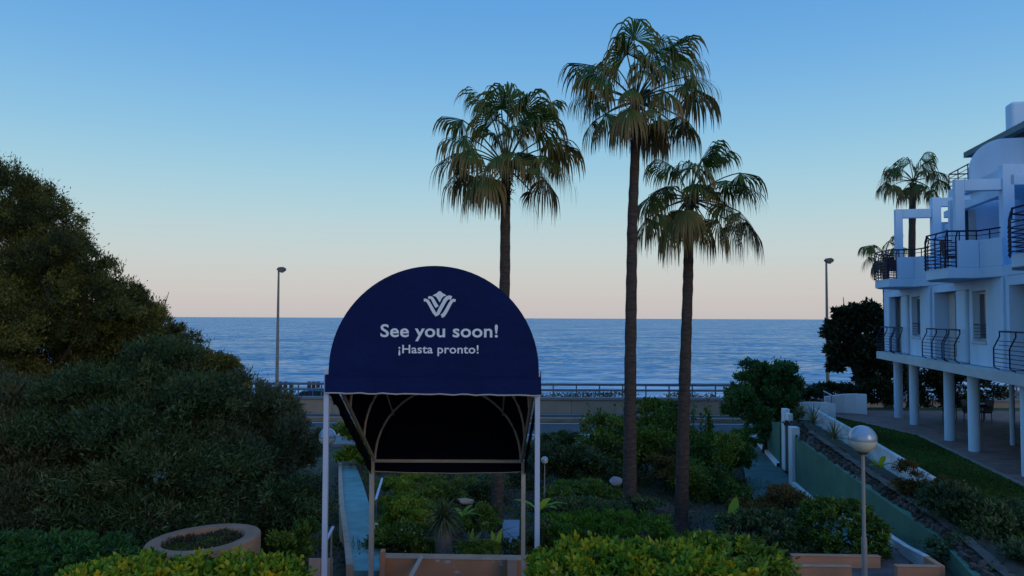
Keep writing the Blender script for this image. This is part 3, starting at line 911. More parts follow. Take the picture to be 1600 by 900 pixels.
# teal path going down to the road
PATHT = mat('teal_path', (0.045, 0.12, 0.115), .8, .25, 1.2, .2, 15, col2=(.06, .15, .14))
mb = MB(); L, Rr = [], []
for y in np.linspace(16.5, 41.1, 26):
    z = 1.18*(1-ss(16, 27, y))+.03 if y < 27 else .03
    L.append((Gx(y)-1.7-.3*math.sin(y*.3), y, z+.06)); Rr.append((Gx(y), y, z+.06))
mb.ribbon(L, Rr); struct(mb, 'path', PATHT, smooth=True)
GREENW = mat('green_painted_wall', (0.075, 0.19, 0.13), .85, .28, 1.3, .2, 12, col2=(.085, .20, .135))
root = empty('green_wall', (Gx(29.9), 29.9, 0), 0, 'long green painted retaining wall with a white skirting beside the path', 'retaining wall')
o_ = root.location
def gz(y): return 1.62+(y-14)*.02
for y0, y1 in ((11.5, 16.7), (16.7, 29.3), (33.1, 39.3)):
    mb = MB()
    zt0, zt1 = gz(y0), gz(y1)
    if y0 > 33: zt0, zt1 = 1.95, 1.25
    mb.prism([(Gx(y0)-o_.x, y0-o_.y), (Gx(y0)+.22-o_.x, y0-o_.y), (Gx(y1)+.22-o_.x, y1-o_.y), (Gx(y1)-o_.x, y1-o_.y)], -.1, [zt0, zt0, zt1, zt1])
    mb.build('wall', GREENW, root)
    if y0 > 12:
        mb = MB(); zb0 = 1.18*(1-ss(16, 27, y0))+.05; zb1 = 1.18*(1-ss(16, 27, y1))+.05
        ysn = np.linspace(max(y0, 21), y1, 7)
        L, Rr, L2 = [], [], []
        for y in ysn:
            zb = (1.18*(1-ss(16, 27, y)) if y < 27 else 0)+.08
            L.append(Vector((Gx(y)-.16, y, zb-.1))-o_); Rr.append(Vector((Gx(y)-.13, y, zb+.16))-o_); L2.append(Vector((Gx(y)+.01, y, zb+.17))-o_)
        mb.ribbon(L, Rr); mb.ribbon(Rr, L2); mb.build('skirting', WALLW, root)
# gate posts
root = empty('garden_gate', (Gx(29.6), 29.6, 0), 0, 'white gate posts with a dark door in the green wall', 'gate')
def gbox(x0, x1, y0, y1, z0, z1, name, m_, bev=.02):
    mb = MB(); mb.box((x0-root.location.x, y0-root.location.y, z0), (x1-root.location.x, y1-root.location.y, z1)); return mb.build(name, m_, root, bevel=bev)
gbox(10.66, 10.97, 29.4, 29.8, 0, 2.28, 'gate_post', WALLW)
gbox(11.52, 11.76, 32.6, 33.0, 0, 2.6, 'gate_post', WALLW)
gbox(11.54, 11.74, 32.2, 32.598, 2.15, 2.45, 'lintel_end', WALLW)
mb = MB(); o_ = root.location
mb.prism([(10.95-o_.x, 29.81-o_.y), (11.05-o_.x, 29.81-o_.y), (11.66-o_.x, 32.59-o_.y), (11.56-o_.x, 32.59-o_.y)], .05, 1.95); mb.build('door', DARK, root)
# planting bed on top of the green wall
BED = mat('bed_soil', (0.07, 0.055, 0.045), .95, .45, 1.5, .9, 9, col2=(.05, .055, .03), detail=8)
mb = MB(); vs, fs = [], []
yb = np.linspace(11.6, 38.9, 70); nb = 8
for y in yb:
    for i in range(nb):
        t = i/(nb-1); x = Gx(y)+.12+(Ly(y)+.05-Gx(y)-.12)*t
        zt = (gz(y) if y < 33 else 1.9-.6*ss(33, 39, y))
        vs.append((x, y, zt-.02+.12*math.sin(t*math.pi)+(1.72-zt)*t+.06*mnoise.noise(Vector((x*2, y*2, 0)))))
fs = [(j*nb+i, j*nb+i+1, (j+1)*nb+i+1, (j+1)*nb+i) for j in range(len(yb)-1) for i in range(nb-1)]
mb.add(vs, fs); struct(mb, 'planting_bed', BED, smooth=True)
# rubble edging
rng = np.random.default_rng(21)
rock = MB()
for y in np.arange(12.5, 33, .06):
    for q in range(2):
        x = Gx(y)+.18+rng.uniform(-.1, .5)*(q+.3); s_ = rng.uniform(.03, .085)
        z = gz(y)+rng.uniform(0, .1)
        vv = []
        for a_, b2 in ((-1, -1), (1, -1), (1, 1), (-1, 1)):
            vv.append((x+a_*s_*rng.uniform(.6, 1.1), y+b2*s_*rng.uniform(.6, 1.1), z-.06))
        for a_, b2 in ((-1, -1), (1, -1), (1, 1), (-1, 1)):
            vv.append((x+a_*s_*rng.uniform(.3, .8), y+b2*s_*rng.uniform(.3, .8), z+s_*rng.uniform(.5, 1.1)))
        rock.add(vv, [(4, 5, 6, 7), (0, 1, 5, 4), (1, 2, 6, 5), (2, 3, 7, 6), (3, 0, 4, 7)], rng.uniform(0, 1))
tag(rock.build('rubble_edging', leafmat('rubble', [(.03, .025, .022), (.08, .062, .055), (.15, .12, .11)], .95, 0, gain=(1, 1, 1))), 'rough brown rubble along the top of the green wall', 'rubble', kind='stuff')
# pale stone border through the bed
mb = MB(); L, Rr = [], []
for y in np.linspace(13, 30, 40):
    x = Gx(y)*.62+Ly(y)*.38
    L.append((x-.11, y, gz(y)+.13+.02*math.sin(y*5))); Rr.append((x+.11, y, gz(y)+.15+.02*math.sin(y*5+1)))
mb.ribbon(L, Rr); struct(mb, 'bed_path', mat('bed_path_stone', (.10, .08, .072), .9, .3, 2, .5, 10))
# curved white wall at the far end of the lawn
root = empty('curved_wall', tuple(PZ(1300, 645, PLZ)), 0, 'curved white wall at the far end of the lawn, left of the apartment columns', 'wall')
o_ = Vector((*root.location[:2], 0))
root.location.z = 0
cur = [P(1258, 650, 35.4), P(1280, 650, 35.6), P(1306, 652, 35.2), P(1307, 650, 36.5), P(1330, 645, 37.4), P(1355, 644, 37.5)]
def cwall(c4, ztops, nm):
    mb = MB()
    n_ = len(c4); L = [Vector((p.x, p.y, 0))-o_ for p in c4]
    poly = [(p.x, p.y) for p in L]+[(p.x, p.y+.2) for p in reversed(L)]
    z_ = list(ztops)+list(reversed(ztops))
    mb.prism(poly, 0.9, z_); mb.build(nm, WALLW, root, bevel=.015)
cwall([P(x, 640, y) for x, y in ((1250, 35.2), (1265, 35.6), (1280, 35.7), (1295, 35.5), (1306, 35.0))], [2.60, 2.58, 2.56, 2.56, 2.56], 'wall')
cwall([P(x, 640, y) for x, y in ((1290, 37.6), (1305, 37.9), (1320, 37.9), (1338, 37.7), (1355, 37.3))], [2.62, 2.66, 2.72, 2.76, 2.78], 'wall')
handrail('handrail', [P(1287, 611, 38.2), P(1300, 618, 37.0)], 'short white sloping rail on the curved white wall', .03, [P(1288, 612, 38.1), P(1299, 618, 37.1)])
# white low wall at the foot of the green wall
mb = MB()
root = empty('low_white_wall', tuple(P(1412, 858, 17.2)), 0, 'low white wall with a sloping top at the foot of the green wall', 'low wall')
o_ = Vector(root.location)
fr_ = [P(1376, 828, 19.0), P(1392, 840, 17.8), P(1412, 853, 16.8), P(1442, 868, 15.9)]
mb.prism([(p.x-o_.x, p.y-o_.y) for p in fr_]+[(p.x+.14-o_.x, p.y-o_.y) for p in reversed(fr_)], .7-o_.z, [p.z-o_.z for p in fr_]+[p.z-o_.z for p in reversed(fr_)])
mb.build('wall', STAINW, root, bevel=.01)
low_wall(P(1443, 869, 15.85), P(1467, 884, 15.2), .12, .9, 'sloping salmon wall end joined to the low white wall', cap=False)

# ------------------------------------------------------------------ apartment building
AB = Vector((17.85, 36.3, PLZ))
rzB = math.atan2(-.978, -.208)
bld = empty('apartment_building', AB, rzB, 'white terraced apartment block on round columns with navy balcony railings', 'building')
# local x = u (towards the camera), local y = inwards, z above the terrace
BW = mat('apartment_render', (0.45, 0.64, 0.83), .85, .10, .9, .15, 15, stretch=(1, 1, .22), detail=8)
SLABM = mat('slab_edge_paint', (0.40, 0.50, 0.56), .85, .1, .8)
NAVYR = mat('railing_paint', (0.006, 0.011, 0.055), .6, .15, 5, spec=.2)
GLS = mat('window_glass', (0.03, 0.04, 0.05), .08, .1, 1, spec=.9)
CURT = mat('curtain', (0.45, 0.45, 0.45), .9, .15, 6, stretch=(6, 6, .3))
FRM = mat('window_frame_paint', (0.5, 0.53, 0.56), .5, .08, 3)
ROOFM = mat('roof_fascia', (0.10, 0.17, 0.20), .8, .12, 2)
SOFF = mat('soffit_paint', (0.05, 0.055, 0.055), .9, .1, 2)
def bbox(u0, u1, w0, w1, z0, z1, name, m_=BW, parent=None, bev=.015):
    """w is outward; local y = -w.  z given in world height"""
    mb = MB(); mb.box((u0, -w1, z0-PLZ), (u1, -w0, z1-PLZ)); return mb.build(name, m_, parent or bld, bevel=bev)
def bprism(pl, z0, z1, name, m_=BW, parent=None, bev=.015):
    mb = MB(); mb.prism([(u, -w) for u, w in pl], z0-PLZ, z1-PLZ); return mb.build(name, m_, parent or bld, bevel=bev)
PER = 6.9
F1, F1T, F2B, F2, F3 = 4.88, 4.86, 7.74, 8.08, 10.85
END = 3
for k in range(END):
    o = k*PER
    # columns
    for cu in (0.0, 2.45):
        mb = MB(); r_ = .19 if k < 2 or cu else .27
        mb.tube([(o+cu, .32, 0), (o+cu, .32, 4.52-PLZ)], r_, 20); mb.build('column', BW, bld, smooth=True)
    # first floor facade with loggia and window
    zt = F2B
    bbox(o+3.15, o+3.45, -.3, 0, F1, zt, 'facade_wall', bev=0)
    bbox(o+4.6, o+PER-.72, -.3, 0, F1, zt, 'facade_wall', bev=0)
    bbox(o+3.452, o+4.598, -.3, 0, F1, 5.68, 'facade_wall', bev=0)
    bbox(o+3.452, o+4.598, -.3, 0, 7.37, zt, 'facade_wall', bev=0)
    # window
    f = bbox(o+3.47, o+4.58, -.26, -.2, 5.7, 7.35, 'window', FRM, bev=.005)
    bbox(o+3.55, o+4.0, -.198, -.19, 5.78, 7.27, 'pane', GLS, f, 0); bbox(o+4.05, o+4.5, -.198, -.19, 5.78, 7.27, 'pane', GLS, f, 0)
    bbox(o+3.42, o+4.63, 0.002, .05, 5.60, 5.68, 'sill', SLABM)
    # window guard
    wr = bbox(o+3.46, o+4.6, -.06, -.03, 6.22, 6.26, 'window_guard', NAVYR, bev=0)
    for z in (5.78, 5.89, 6.0, 6.11):
        bbox(o+3.46, o+4.6, -.055, -.035, z, z+.02, 'bar', NAVYR, wr, 0)
    # loggia
    bbox(o-.72, o+3.15, -.75, -.55, F1, zt, 'loggia_back_wall', bev=0)
    bbox(o-.72, o-.5, -.548, 0.0, F1, zt, 'loggia_side_wall', bev=0)
    bbox(o+3.152, o+3.3, -.548, -.302, F1, zt, 'loggia_side_wall', bev=0)
    bbox(o-.498, o+3.148, -.25, -.002, 7.45, zt-.003, 'loggia_header', bev=0)
    # pier with rounded outer face
    bbox(o+1.85, o+2.8, -.32, .02, F1, 7.45, 'pier', bev=.08)
    if k == 0:
        bbox(-.72, -.1, -.3, 0.01, F1+.002, 7.45, 'pier', bev=.05)
    f = bbox(o-.46, o+3.1, -.548, -.5, F1+.04, 7.4, 'window', FRM, bev=.01)
    for q in range(5):
        bbox(o-.4+q*.69, o+.23+q*.69, -.498, -.49, F1+.12, 7.34, 'pane', GLS if q % 2 else CURT, f, 0)
    # loggia railings (bellied bars)
    for (a, b2) in ((o-.48, o+1.83), (o+2.0, o+3.13)):
        rl_ = bbox(a, b2, .28, .32, 6.02, 6.07, 'railing', NAVYR, bev=.008)
        for q in range(7):
            z = F1+.12+q*.125
            bbox(a, b2, .29+(.16 if q < 5 else .02), .305+(.16 if q < 5 else .02), z, z+.022, 'bar', NAVYR, rl_, 0)
        nb_ = 3 if b2-a > 1.5 else 2
        for q in range(nb_):
            u = a+.02+(b2-a-.04)*q/(nb_-1)
            mb = MB(); mb.tube([(u, -.3, 6.05-PLZ), (u, -.3, 5.9-PLZ), (u, -.47, 5.55-PLZ), (u, -.47, 4.98-PLZ), (u, -.32, 4.9-PLZ)], .022, 6); mb.build('baluster', NAVYR, rl_)
        mb = MB(); mb.box((a, -.3, F1+1.15-PLZ), (a+.03, 0, F1+1.19-PLZ)); mb.build('bar', NAVYR, rl_)
    # fan-shaped balcony of the second floor
    plan = [(o+6.0, 0), (o+5.1, .35), (o+5.1, 1.3), (o+3.5, 1.45), (o+2.3, 1.0), (o+1.6, 0)]
    slab_ = bprism(plan, F2B, F2, 'balcony_slab', bev=.02)
    def inset(p, d=.06):
        cx = sum(q[0] for q in plan)/6; cy = sum(q[1] for q in plan)/6
        return (p[0]+(cx-p[0])*d, p[1]+(cy-p[1])*d)
    bprism([(o+5.97, .0), (o+5.08, .33), (o+4.95, .25), (o+5.9, -.1)], F2+.002, 8.97, 'parapet', bev=.02)
    bprism([(o+5.08, .333), (o+5.08, .98), (o+4.94, .98), (o+4.94, .26)], F2+.002, 8.97, 'parapet', bev=.02)
    rr2 = [(o+5.9, .02), (o+5.06, .33), (o+5.06, 1.27), (o+3.5, 1.42), (o+2.34, .98), (o+1.7, .05)]
    zr = 9.27
    mb = MB(); mb.tube([(u, -w, zr-PLZ) for u, w in rr2], .028, 8); rail = mb.build('railing', NAVYR, bld)
    mb = MB(); mb.tube([(u, -w, 9.12-PLZ) for u, w in rr2], .014, 6); mb.build('bar', NAVYR, rail)
    low = [(o+5.1, 1.0), (o+5.12, 1.36), (o+3.5, 1.5), (o+2.28, 1.06), (o+1.62, .05)]
    for q in range(7):
        z = F2+.06+q*.125
        mb = MB(); mb.tube([(u, -w, z-PLZ) for u, w in low], .018, 5); mb.build('bar', NAVYR, rail)
    for (u, w) in ((o+5.1, 1.02), (o+5.1, 1.33), (o+4.3, 1.4), (o+3.5, 1.47), (o+2.9, 1.27), (o+2.3, 1.03), (o+1.95, .5)):
        mb = MB(); mb.tube([(u-.02, -w+.06, zr-PLZ), (u, -w, zr-.22-PLZ), (u, -w, F2-PLZ)], .022, 6); mb.build('baluster', NAVYR, rail)
    for (u, w) in ((o+5.06, .4), (o+5.06, .9), (o+5.5, .17)):
        mb = MB(); mb.tube([(u, -w, zr-PLZ), (u, -w, 8.96-PLZ)], .02, 6); mb.build('baluster', NAVYR, rail)
    # portal frame of the second floor terrace
    bbox(o+4.8, o+5.06, .72, 1.0, 8.974, 10.95, 'portal_column')
    bbox(o+4.805, o+5.055, -.38, .718, 10.58, 10.945, 'portal_beam')
    bbox(o+4.75, o+5.1, -.72, -.382, F2, 11.4, 'portal_column')
    bbox(o+4.78, o+5.08, -2.6, -.722, 11.02, 11.38, 'portal_beam')
    ps = 1.6 if k == 0 else 0
    # long beams back from the portal, facade side
    bbox(o+1.2, o+4.748, -.70-ps, -.42-ps, 11.0, 11.30, 'pergola_beam')
    bbox(o+1.2, o+4.748, -.68-ps, -.45-ps, 10.45, 10.7, 'pergola_beam')
    # party wall facing the camera, with narrow window
    ps = 1.6 if k == 0 else 0
    bbox(o+.9, o+1.12, -7.19, -.1-ps, F2, 10.84, 'party_wall', bev=0)
    f = bbox(o+1.122, o+1.17, -.95-ps, -.5-ps, 9.0, 10.5, 'window', FRM)
    bbox(o+1.171, o+1.18, -.70-ps, -.54-ps, 9.06, 10.44, 'pane', GLS, f, 0); bbox(o+1.171, o+1.18, -.91-ps, -.74-ps, 9.06, 10.44, 'pane', CURT, f, 0)
    # second floor set-back facade with a terrace door
    bbox(o+1.12, o+PER+.9, -3.2, -3.0, F2, 10.84, 'facade_wall', bev=0)
    f = bbox(o+2.2, o+4.8, -3.0, -2.93, F2+.02, 10.3, 'window', FRM); bbox(o+2.3, o+3.45, -2.928, -2.92, F2+.1, 10.2, 'pane', GLS, f, 0); bbox(o+3.55, o+4.7, -2.928, -2.92, F2+.1, 10.2, 'pane', GLS, f, 0)
# rainwater pipes
for u_ in (6.1, 13.0):
    mb = MB(); mb.tube([(u_, -.06, 4.9-PLZ), (u_, -.06, 7.72-PLZ)], .04, 8); mb.build('downpipe', BW, bld, smooth=True)
# main slabs
TOT = END*PER
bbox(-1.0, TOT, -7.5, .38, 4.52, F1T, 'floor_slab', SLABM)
bbox(-.98, TOT, -7.5, .0, F2B+.005, F2-.005, 'floor_slab')
bbox(-.95, TOT, -7.5, -7.2, F1, F3, 'rear_wall', bev=0)
bbox(-1.0, -.722, -7.2, 0, F1, F2B, 'end_wall', bev=0)
bbox(.9, TOT, -7.5, -2.4, F3, F3+.25, 'floor_slab')
bbox(8.6, 12.0, -2.4, -.6, 10.72, 11.06, 'floor_slab')
# set-back top floor
mb = MB(); prof = []
R0 = 1.35; s0 = 2.62; zt_ = 14.2-PLZ
prof = [(s0, F3+.25-PLZ), (s0, zt_-R0)]+[(s0+R0-R0*math.cos(a), zt_-R0+R0*math.sin(a)) for a in np.linspace(.1, math.pi/2, 12)]+[(7.5, zt_), (7.5, F3+.25-PLZ)]
mb.extrude([(2.8, s, z) for s, z in prof], (-.25, 0, 0)); mb.build('top_floor_wall', BW, bld)
bbox(0, 2.548, -2.72, -2.6, F3-.6, 12.45, 'roof_terrace_parapet')
bbox(-.0, .12, -7.2, -2.722, F3-.6, 12.45, 'roof_terrace_parapet')
bbox(.121, .899, -7.2, -2.73, F3+.0, F3+.25, 'floor_slab')
mb = MB(); mb.tube([(0.02, 7, 13.2-PLZ), (.02, 2.65, 13.2-PLZ), (2.5, 2.65, 13.2-PLZ)], .03, 8); rail = mb.build('railing', NAVYR, bld)
for z in (12.62, 12.82, 13.0):
    mb = MB(); mb.tube([(0.02, 7, z-PLZ), (.02, 2.65, z-PLZ), (2.5, 2.65, z-PLZ)], .015, 6); mb.build('bar', NAVYR, rail)
for u in (.02, 1.2, 2.4):
    mb = MB(); mb.tube([(u, 2.65, 13.2-PLZ), (u, 2.65, 12.4-PLZ)], .025, 6); mb.build('baluster', NAVYR, rail)
# roof: raking slab
rf_pl = [(-3.1, -4.34), (9, -4.75), (9, -9.5), (-3.1, -9.5)]
mb = MB(); mb.prism([(u, -w) for u, w in rf_pl], 14.55-PLZ, 14.82-PLZ); rf = mb.build('roof', ROOFM, bld)
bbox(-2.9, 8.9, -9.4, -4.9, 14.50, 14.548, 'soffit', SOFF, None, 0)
c_ = P(1591, 170, 36.5)
q_ = Matrix.Rotation(-rzB, 3, 'Z') @ (c_-AB)
mb = MB(); mb.prism([(q_.x-.4, q_.y-.45), (q_.x+.4, q_.y-.45), (q_.x+.4, q_.y+.9), (q_.x-.4, q_.y+.9)], 14.8-PLZ, 16.8-PLZ)
mb.build('chimney', BW, bld, bevel=.12)
# ground floor under the slab: stone core and slim column
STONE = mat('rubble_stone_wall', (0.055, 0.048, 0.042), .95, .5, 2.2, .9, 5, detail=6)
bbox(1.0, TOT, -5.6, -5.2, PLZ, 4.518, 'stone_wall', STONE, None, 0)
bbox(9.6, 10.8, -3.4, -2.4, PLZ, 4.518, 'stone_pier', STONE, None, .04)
mb = MB(); mb.tube([(7.6, 2.2, 0), (7.6, 2.2, 4.518-PLZ)], .09, 10); mb.build('column', BW, bld, smooth=True)
# things on the balconies
def balcony_chair(u, w, z, rz, label):
    loc = AB + Matrix.Rotation(rzB, 3, 'Z') @ Vector((u, -w, z-PLZ))
    return chair(loc, rz, label, 'chairs of the apartments', mat('dark_rattan', (.045, .02, .018), .8, .3, 12))
def chair(loc, rz, label, group, m_):
    root = empty('terrace_chair', loc, rz, label, 'chair', group)
    mb = MB(); mb.box((-.25, -.24, .4), (.25, .24, .46)); mb.build('seat', m_, root, bevel=.02)
    mb = MB(); mb.add([(-.25, .22, .46), (.25, .22, .46), (.25, .33, .98), (-.25, .33, .98), (-.25, .26, .46), (.25, .26, .46), (.25, .37, .98), (-.25, .37, .98)],
                      [(0, 1, 2, 3), (7, 6, 5, 4), (0, 4, 5, 1), (3, 2, 6, 7), (0, 3, 7, 4), (1, 5, 6, 2)]); mb.build('backrest', m_, root, bevel=.02)
    for x in (-.22, .22):
        for y in (-.2, .2):
            mb = MB(); mb.tube([(x, y, .4), (x*1.08, y*1.1, 0)], .018, 6); mb.build('leg', m_, root)
        mb = MB(); mb.tube([(x*1.1, .25, .68), (x*1.1, -.2, .66), (x*1.1, -.21, .42)], .018, 6); mb.build('armrest', m_, root)
    return root
balcony_chair(10.9, .75, F2+.002, 1.3, 'brown rattan chair behind the railing of the middle balcony')
balcony_chair(3.7, .7, F2+.002, 2.0, 'dark chair behind the railing of the far balcony')
CH = mat('dark_chair', (.02, .018, .018), .6, .2, 6)
q = PZ(1484, 657, PLZ); chair((q.x, q.y, PLZ+.006), 2.4, 'dark chair between the middle pair of columns', 'chairs under the apartment block', CH)
q = PZ(1518, 660, PLZ); chair((q.x, q.y, PLZ+.006), .6, 'dark chair at the left side of the table under the block', 'chairs under the apartment block', CH)
q = PZ(1537, 659, PLZ); chair((q.x, q.y, PLZ+.006), -1.4, 'dark chair at the right side of the table under the block', 'chairs under the apartment block', CH)
q = PZ(1527, 656, PLZ); t = empty('terrace_table', (q.x, q.y, PLZ+.006), 0, 'dark round table between chairs under the apartment block', 'table')
mb = MB(); mb.tube([(0, 0, .71), (0, 0, .75)], .5, 24); mb.build('tabletop', CH, t)
for an in range(4):
    mb = MB(); mb.tube([(.3*math.cos(an*1.57), .3*math.sin(an*1.57), .71), (.36*math.cos(an*1.57), .36*math.sin(an*1.57), 0)], .02, 6); mb.build('leg', CH, t)

# ------------------------------------------------------------------ palms
PALMTR = mat('palm_trunk_bark', (0.075, 0.052, 0.043), .95, .45, 2.2, 1.0, 7, stretch=(2, 2, 9))
FROND = leafmat('palm_frond', [(.018, .045, .012), (.035, .07, .018), (.085, .07, .03), (.14, .10, .065)], .55, .12, gain=(1.5, 1.5, 1))
PETI = mat('palm_petiole', (.05, .065, .025), .6, .2, 5)
def palm(name, label, crown_px, Y, trunk_px, r0, r1, hubs, scale, seed, extra=9, group='tall fan palms', zbase=None):
    rng = random.Random(seed)
    C = P(crown_px[0], crown_px[1], Y)
    tp = [P(x, y, Y) for x, y in trunk_px]
    if zbase is not None: tp[0].z = zbase
    base = tp[0]
    root = empty(name, base, 0, label, 'palm tree', group)
    # smooth trunk curve
    pts = []
    for i in range(len(tp)-1):
        for k in range(14):
            pts.append(tp[i].lerp(tp[i+1], k/14))
    pts.append(C-Vector((0, 0, .1)))
    n_ = len(pts); rad = []
    for i in range(n_):
        t = i/(n_-1)
        rad.append((r0+(r1-r0)*t**.7)*(1+.045*math.sin(i*2.4)+.03*rng.uniform(-1, 1))+(.10*r0/.2 if i == 0 else 0))
    mb = MB(); mb.tube([p-base for p in pts], rad, 16); mb.build('trunk', PALMTR, root, smooth=True)
    # leaf-base boot just under the crown
    mb = MB()
    for k in range(60):
        an = rng.uniform(0, 6.28); z = rng.uniform(-.9, .15)*scale
        p = C-base+Vector((math.cos(an)*r1*.9, math.sin(an)*r1*.9, z))
        q = p+Vector((math.cos(an)*.2, math.sin(an)*.2, rng.uniform(-.3, .35)))*scale
        sd = Vector((-math.sin(an), math.cos(an), 0))*.04*scale
        mb.add([p-sd, p+sd, q+sd*.5, q-sd*.5], [(0, 1, 2, 3)], rng.uniform(.6, 1))
    mb.build('leaf_bases', FROND, root)
    def frond(hub, old, RL, seedf):
        r = random.Random(seedf)
        v = hub-C
        pl2 = v.length
        ctrl = C+v*.5+Vector((0, 0, .10*pl2+.12*scale*(1-old)))
        mb = MB(); mb.cur = 1
        pp = []
        for i in range(7):
            t = i/6; pp.append(C*(1-t)**2+ctrl*2*t*(1-t)+hub*t*t-base)
        mb.tube(pp, [.028*scale]*3+[.02*scale]*4, 5)
        mb.cur = 0
        T = (hub-ctrl).normalized()
        T = (T+Vector((0, 0, -.25-.5*old))).normalized()
        sdir = T.cross(Vector((0, 0, 1)))
        sdir = sdir.normalized() if sdir.length > .05 else Vector((1, 0, 0))
        tw = r.uniform(-.5, .5)
        sdir = (sdir*math.cos(tw)+T.cross(sdir)*math.sin(tw)).normalized()
        nrm = sdir.cross(T)
        if nrm.z < 0: nrm = -nrm
        ns = 52; span = R(118)
        for i in range(ns):
            th = -span+2*span*(i+.5)/ns
            d = (T*math.cos(th)+sdir*math.sin(th)+nrm*.15*(1 if i % 2 else -1)*.35).normalized()
            d = (d-nrm*.62*abs(math.sin(th))**1.5).normalized()
            Ls = RL*1.05*(.72+.28*math.cos(th*.75))*r.uniform(.8, 1.2)
            steps = 8; st = Ls/steps
            pos = hub-base; L_, R_, tn = [], [], []
            for j in range(steps+1):
                f = j/steps
                rr_ = st*j
                if f < .5: w = max(.012*scale, rr_*2*span/ns*1.25)
                else: w = max(.006*scale, (Ls*.5*2*span/ns*1.25)*(1-(f-.5)/.5)**.9)
                sd = d.cross(nrm)
                sd = sd.normalized() if sd.length > .1 else sdir
                L_.append(pos+sd*w/2); R_.append(pos-sd*w/2)
                base_t = .12+.6*old
                tv = min(1, max(0, base_t+(1.1*(f-.35) if f > .35 else -.08)+r.uniform(-.08, .08)))
                tn += [tv, tv]
                pos = pos+d*st
                gdrop = (.07+.12*old) if f < .36 else (.75+.35*old)*r.uniform(.7, 1.3)
                d = (d+Vector((0, 0, -gdrop))+Vector((r.uniform(-.05, .05), r.uniform(-.05, .05), 0))).normalized()
            vs = []
            for a, b2 in zip(L_, R_): vs += [a, b2]
            mb.add(vs, [(2*q, 2*q+1, 2*q+3, 2*q+2) for q in range(steps)], tn)
        mb.build('frond', [FROND, PETI], root, recalc=False)
    i = 0
    for (dx, dy, dep, old) in hubs:
        h = P(crown_px[0]+dx*1.1, crown_px[1]+dy, Y+dep*scale)
        frond(h, old, (1.12 if dep > -1 else .8)*scale*rng.uniform(.88, 1.12), seed*100+i); i += 1
    for k in range(extra):
        an = k*2.39996+rng.uniform(-.2, .2); el = R(75-115*(k+.5)/extra)
        # keep the extras mostly along the line of sight
        ln = scale*rng.uniform(1.15, 1.45)
        h = C+Vector((math.cos(an)*math.cos(el)*ln*.75, math.sin(an)*math.cos(el)*ln, math.sin(el)*ln))
        frond(h, max(0, min(1, (75-math.degrees(el))/115+rng.uniform(-.15, .1))), 1.08*scale, seed*100+50+k)
    return root

hub1 = [(-27,-98,0.2,.0),(-6,-92,-.4,.0),(4,-100,.3,.0),(25,-88,-.3,.0),(50,-92,.5,.05),(40,-70,-.6,.1),(-14,-75,-.7,.1),
        (-62,-75,.3,.15),(-58,-50,-.4,.3),(-48,-30,-.8,.5),(-72,-22,.2,.55),(-66,5,-.3,.7),(-42,12,-.9,.6),(-12,-18,-1.3,.5),
        (12,-25,-1.2,.45),(62,-48,.1,.25),(76,-35,.5,.4),(58,-18,-.5,.5),(74,-5,.2,.6),(48,2,-.9,.6),(36,8,-.2,.8),(55,18,.3,.85),(-55,10,.6,.8),(8,-60,1.0,.1)]
palm('fan_palm', 'fan palm left of the other tall ones, its trunk rising behind the navy awning', (790, 262), 22.0,
     [(774, 852), (783, 640), (789, 430), (790, 280)], .19, .135, hub1, 1.0, 3)
hub2 = [(-2,-98,.2,.0),(-12,-75,-.6,.05),(25,-85,.4,.0),(48,-82,-.2,.05),(66,-70,.5,.1),(40,-58,-.8,.15),(-62,-58,.3,.05),(-45,-45,-.3,.25),(-66,-20,.4,.3),
        (-58,2,-.2,.4),(-42,18,-.6,.6),(-62,32,.3,.7),(-25,30,.2,.8),(-5,-22,-1.3,.4),(82,-42,.2,.2),(72,-28,-.5,.4),(84,-18,.5,.5),(30,12,-1.1,.5),
        (62,22,.1,.5),(50,30,-.6,.65),(35,45,.2,.85),(20,35,.8,.8),(75,30,.4,.7),(8,-50,-1.1,.2)]
palm('fan_palm', 'tallest fan palm, in the middle, with the highest crown', (993, 160), 23.0,
     [(984, 795), (985, 560), (988, 350), (995, 180)], .215, .135, hub2, 1.02, 7)
hub3 = [(18,-62,-.2,.0),(38,-68,.4,.05),(0,-50,.5,.1),(72,-42,.2,.1),(52,-30,-.6,.2),(80,-22,.6,.2),(50,5,-.9,.35),(72,20,.2,.5),(60,40,-.4,.7),(40,32,-.9,.6),(20,42,-.2,.8),
        (-52,-8,-.3,.3),(-46,22,-.6,.5),(-62,30,.3,.6),(-25,35,-.9,.7),(-58,5,.5,.6),(-2,28,-1.2,.4),(-36,-20,.7,.3),(10,-25,-1.1,.2),(-30,48,.3,.85),(82,35,.5,.7)]
palm('fan_palm', 'shorter fan palm right of the tallest one, its crown just below it', (1078, 312), 24.0,
     [(1064, 830), (1069, 620), (1075, 440), (1077, 330)], .225, .14, hub3, 1.0, 11)
hub4 = [(-22,-22,0,.0),(-5,-28,.4,.0),(12,-24,-.4,.0),(30,-16,.3,.1),(-35,-10,-.2,.3),(-40,2,.4,.6),(-28,6,-.8,.8),(36,-2,-.3,.3),(20,8,-.8,.6),(5,5,-1,.5),(28,14,.3,.8)]
palm('garden_palm', 'small fan palm rising behind the white portal of the apartment block', (1427, 283), 41.0,
     [(1424, 650), (1424, 450), (1426, 300)], .21, .17, hub4, .95, 15, 5, 'garden palms by the apartments', zbase=1.6)
hub5 = [(-20,-14,0,.1),(5,-20,.4,.0),(18,-12,-.4,.1),(-24,4,-.2,.4),(-10,10,-.8,.6),(20,6,.2,.5)]
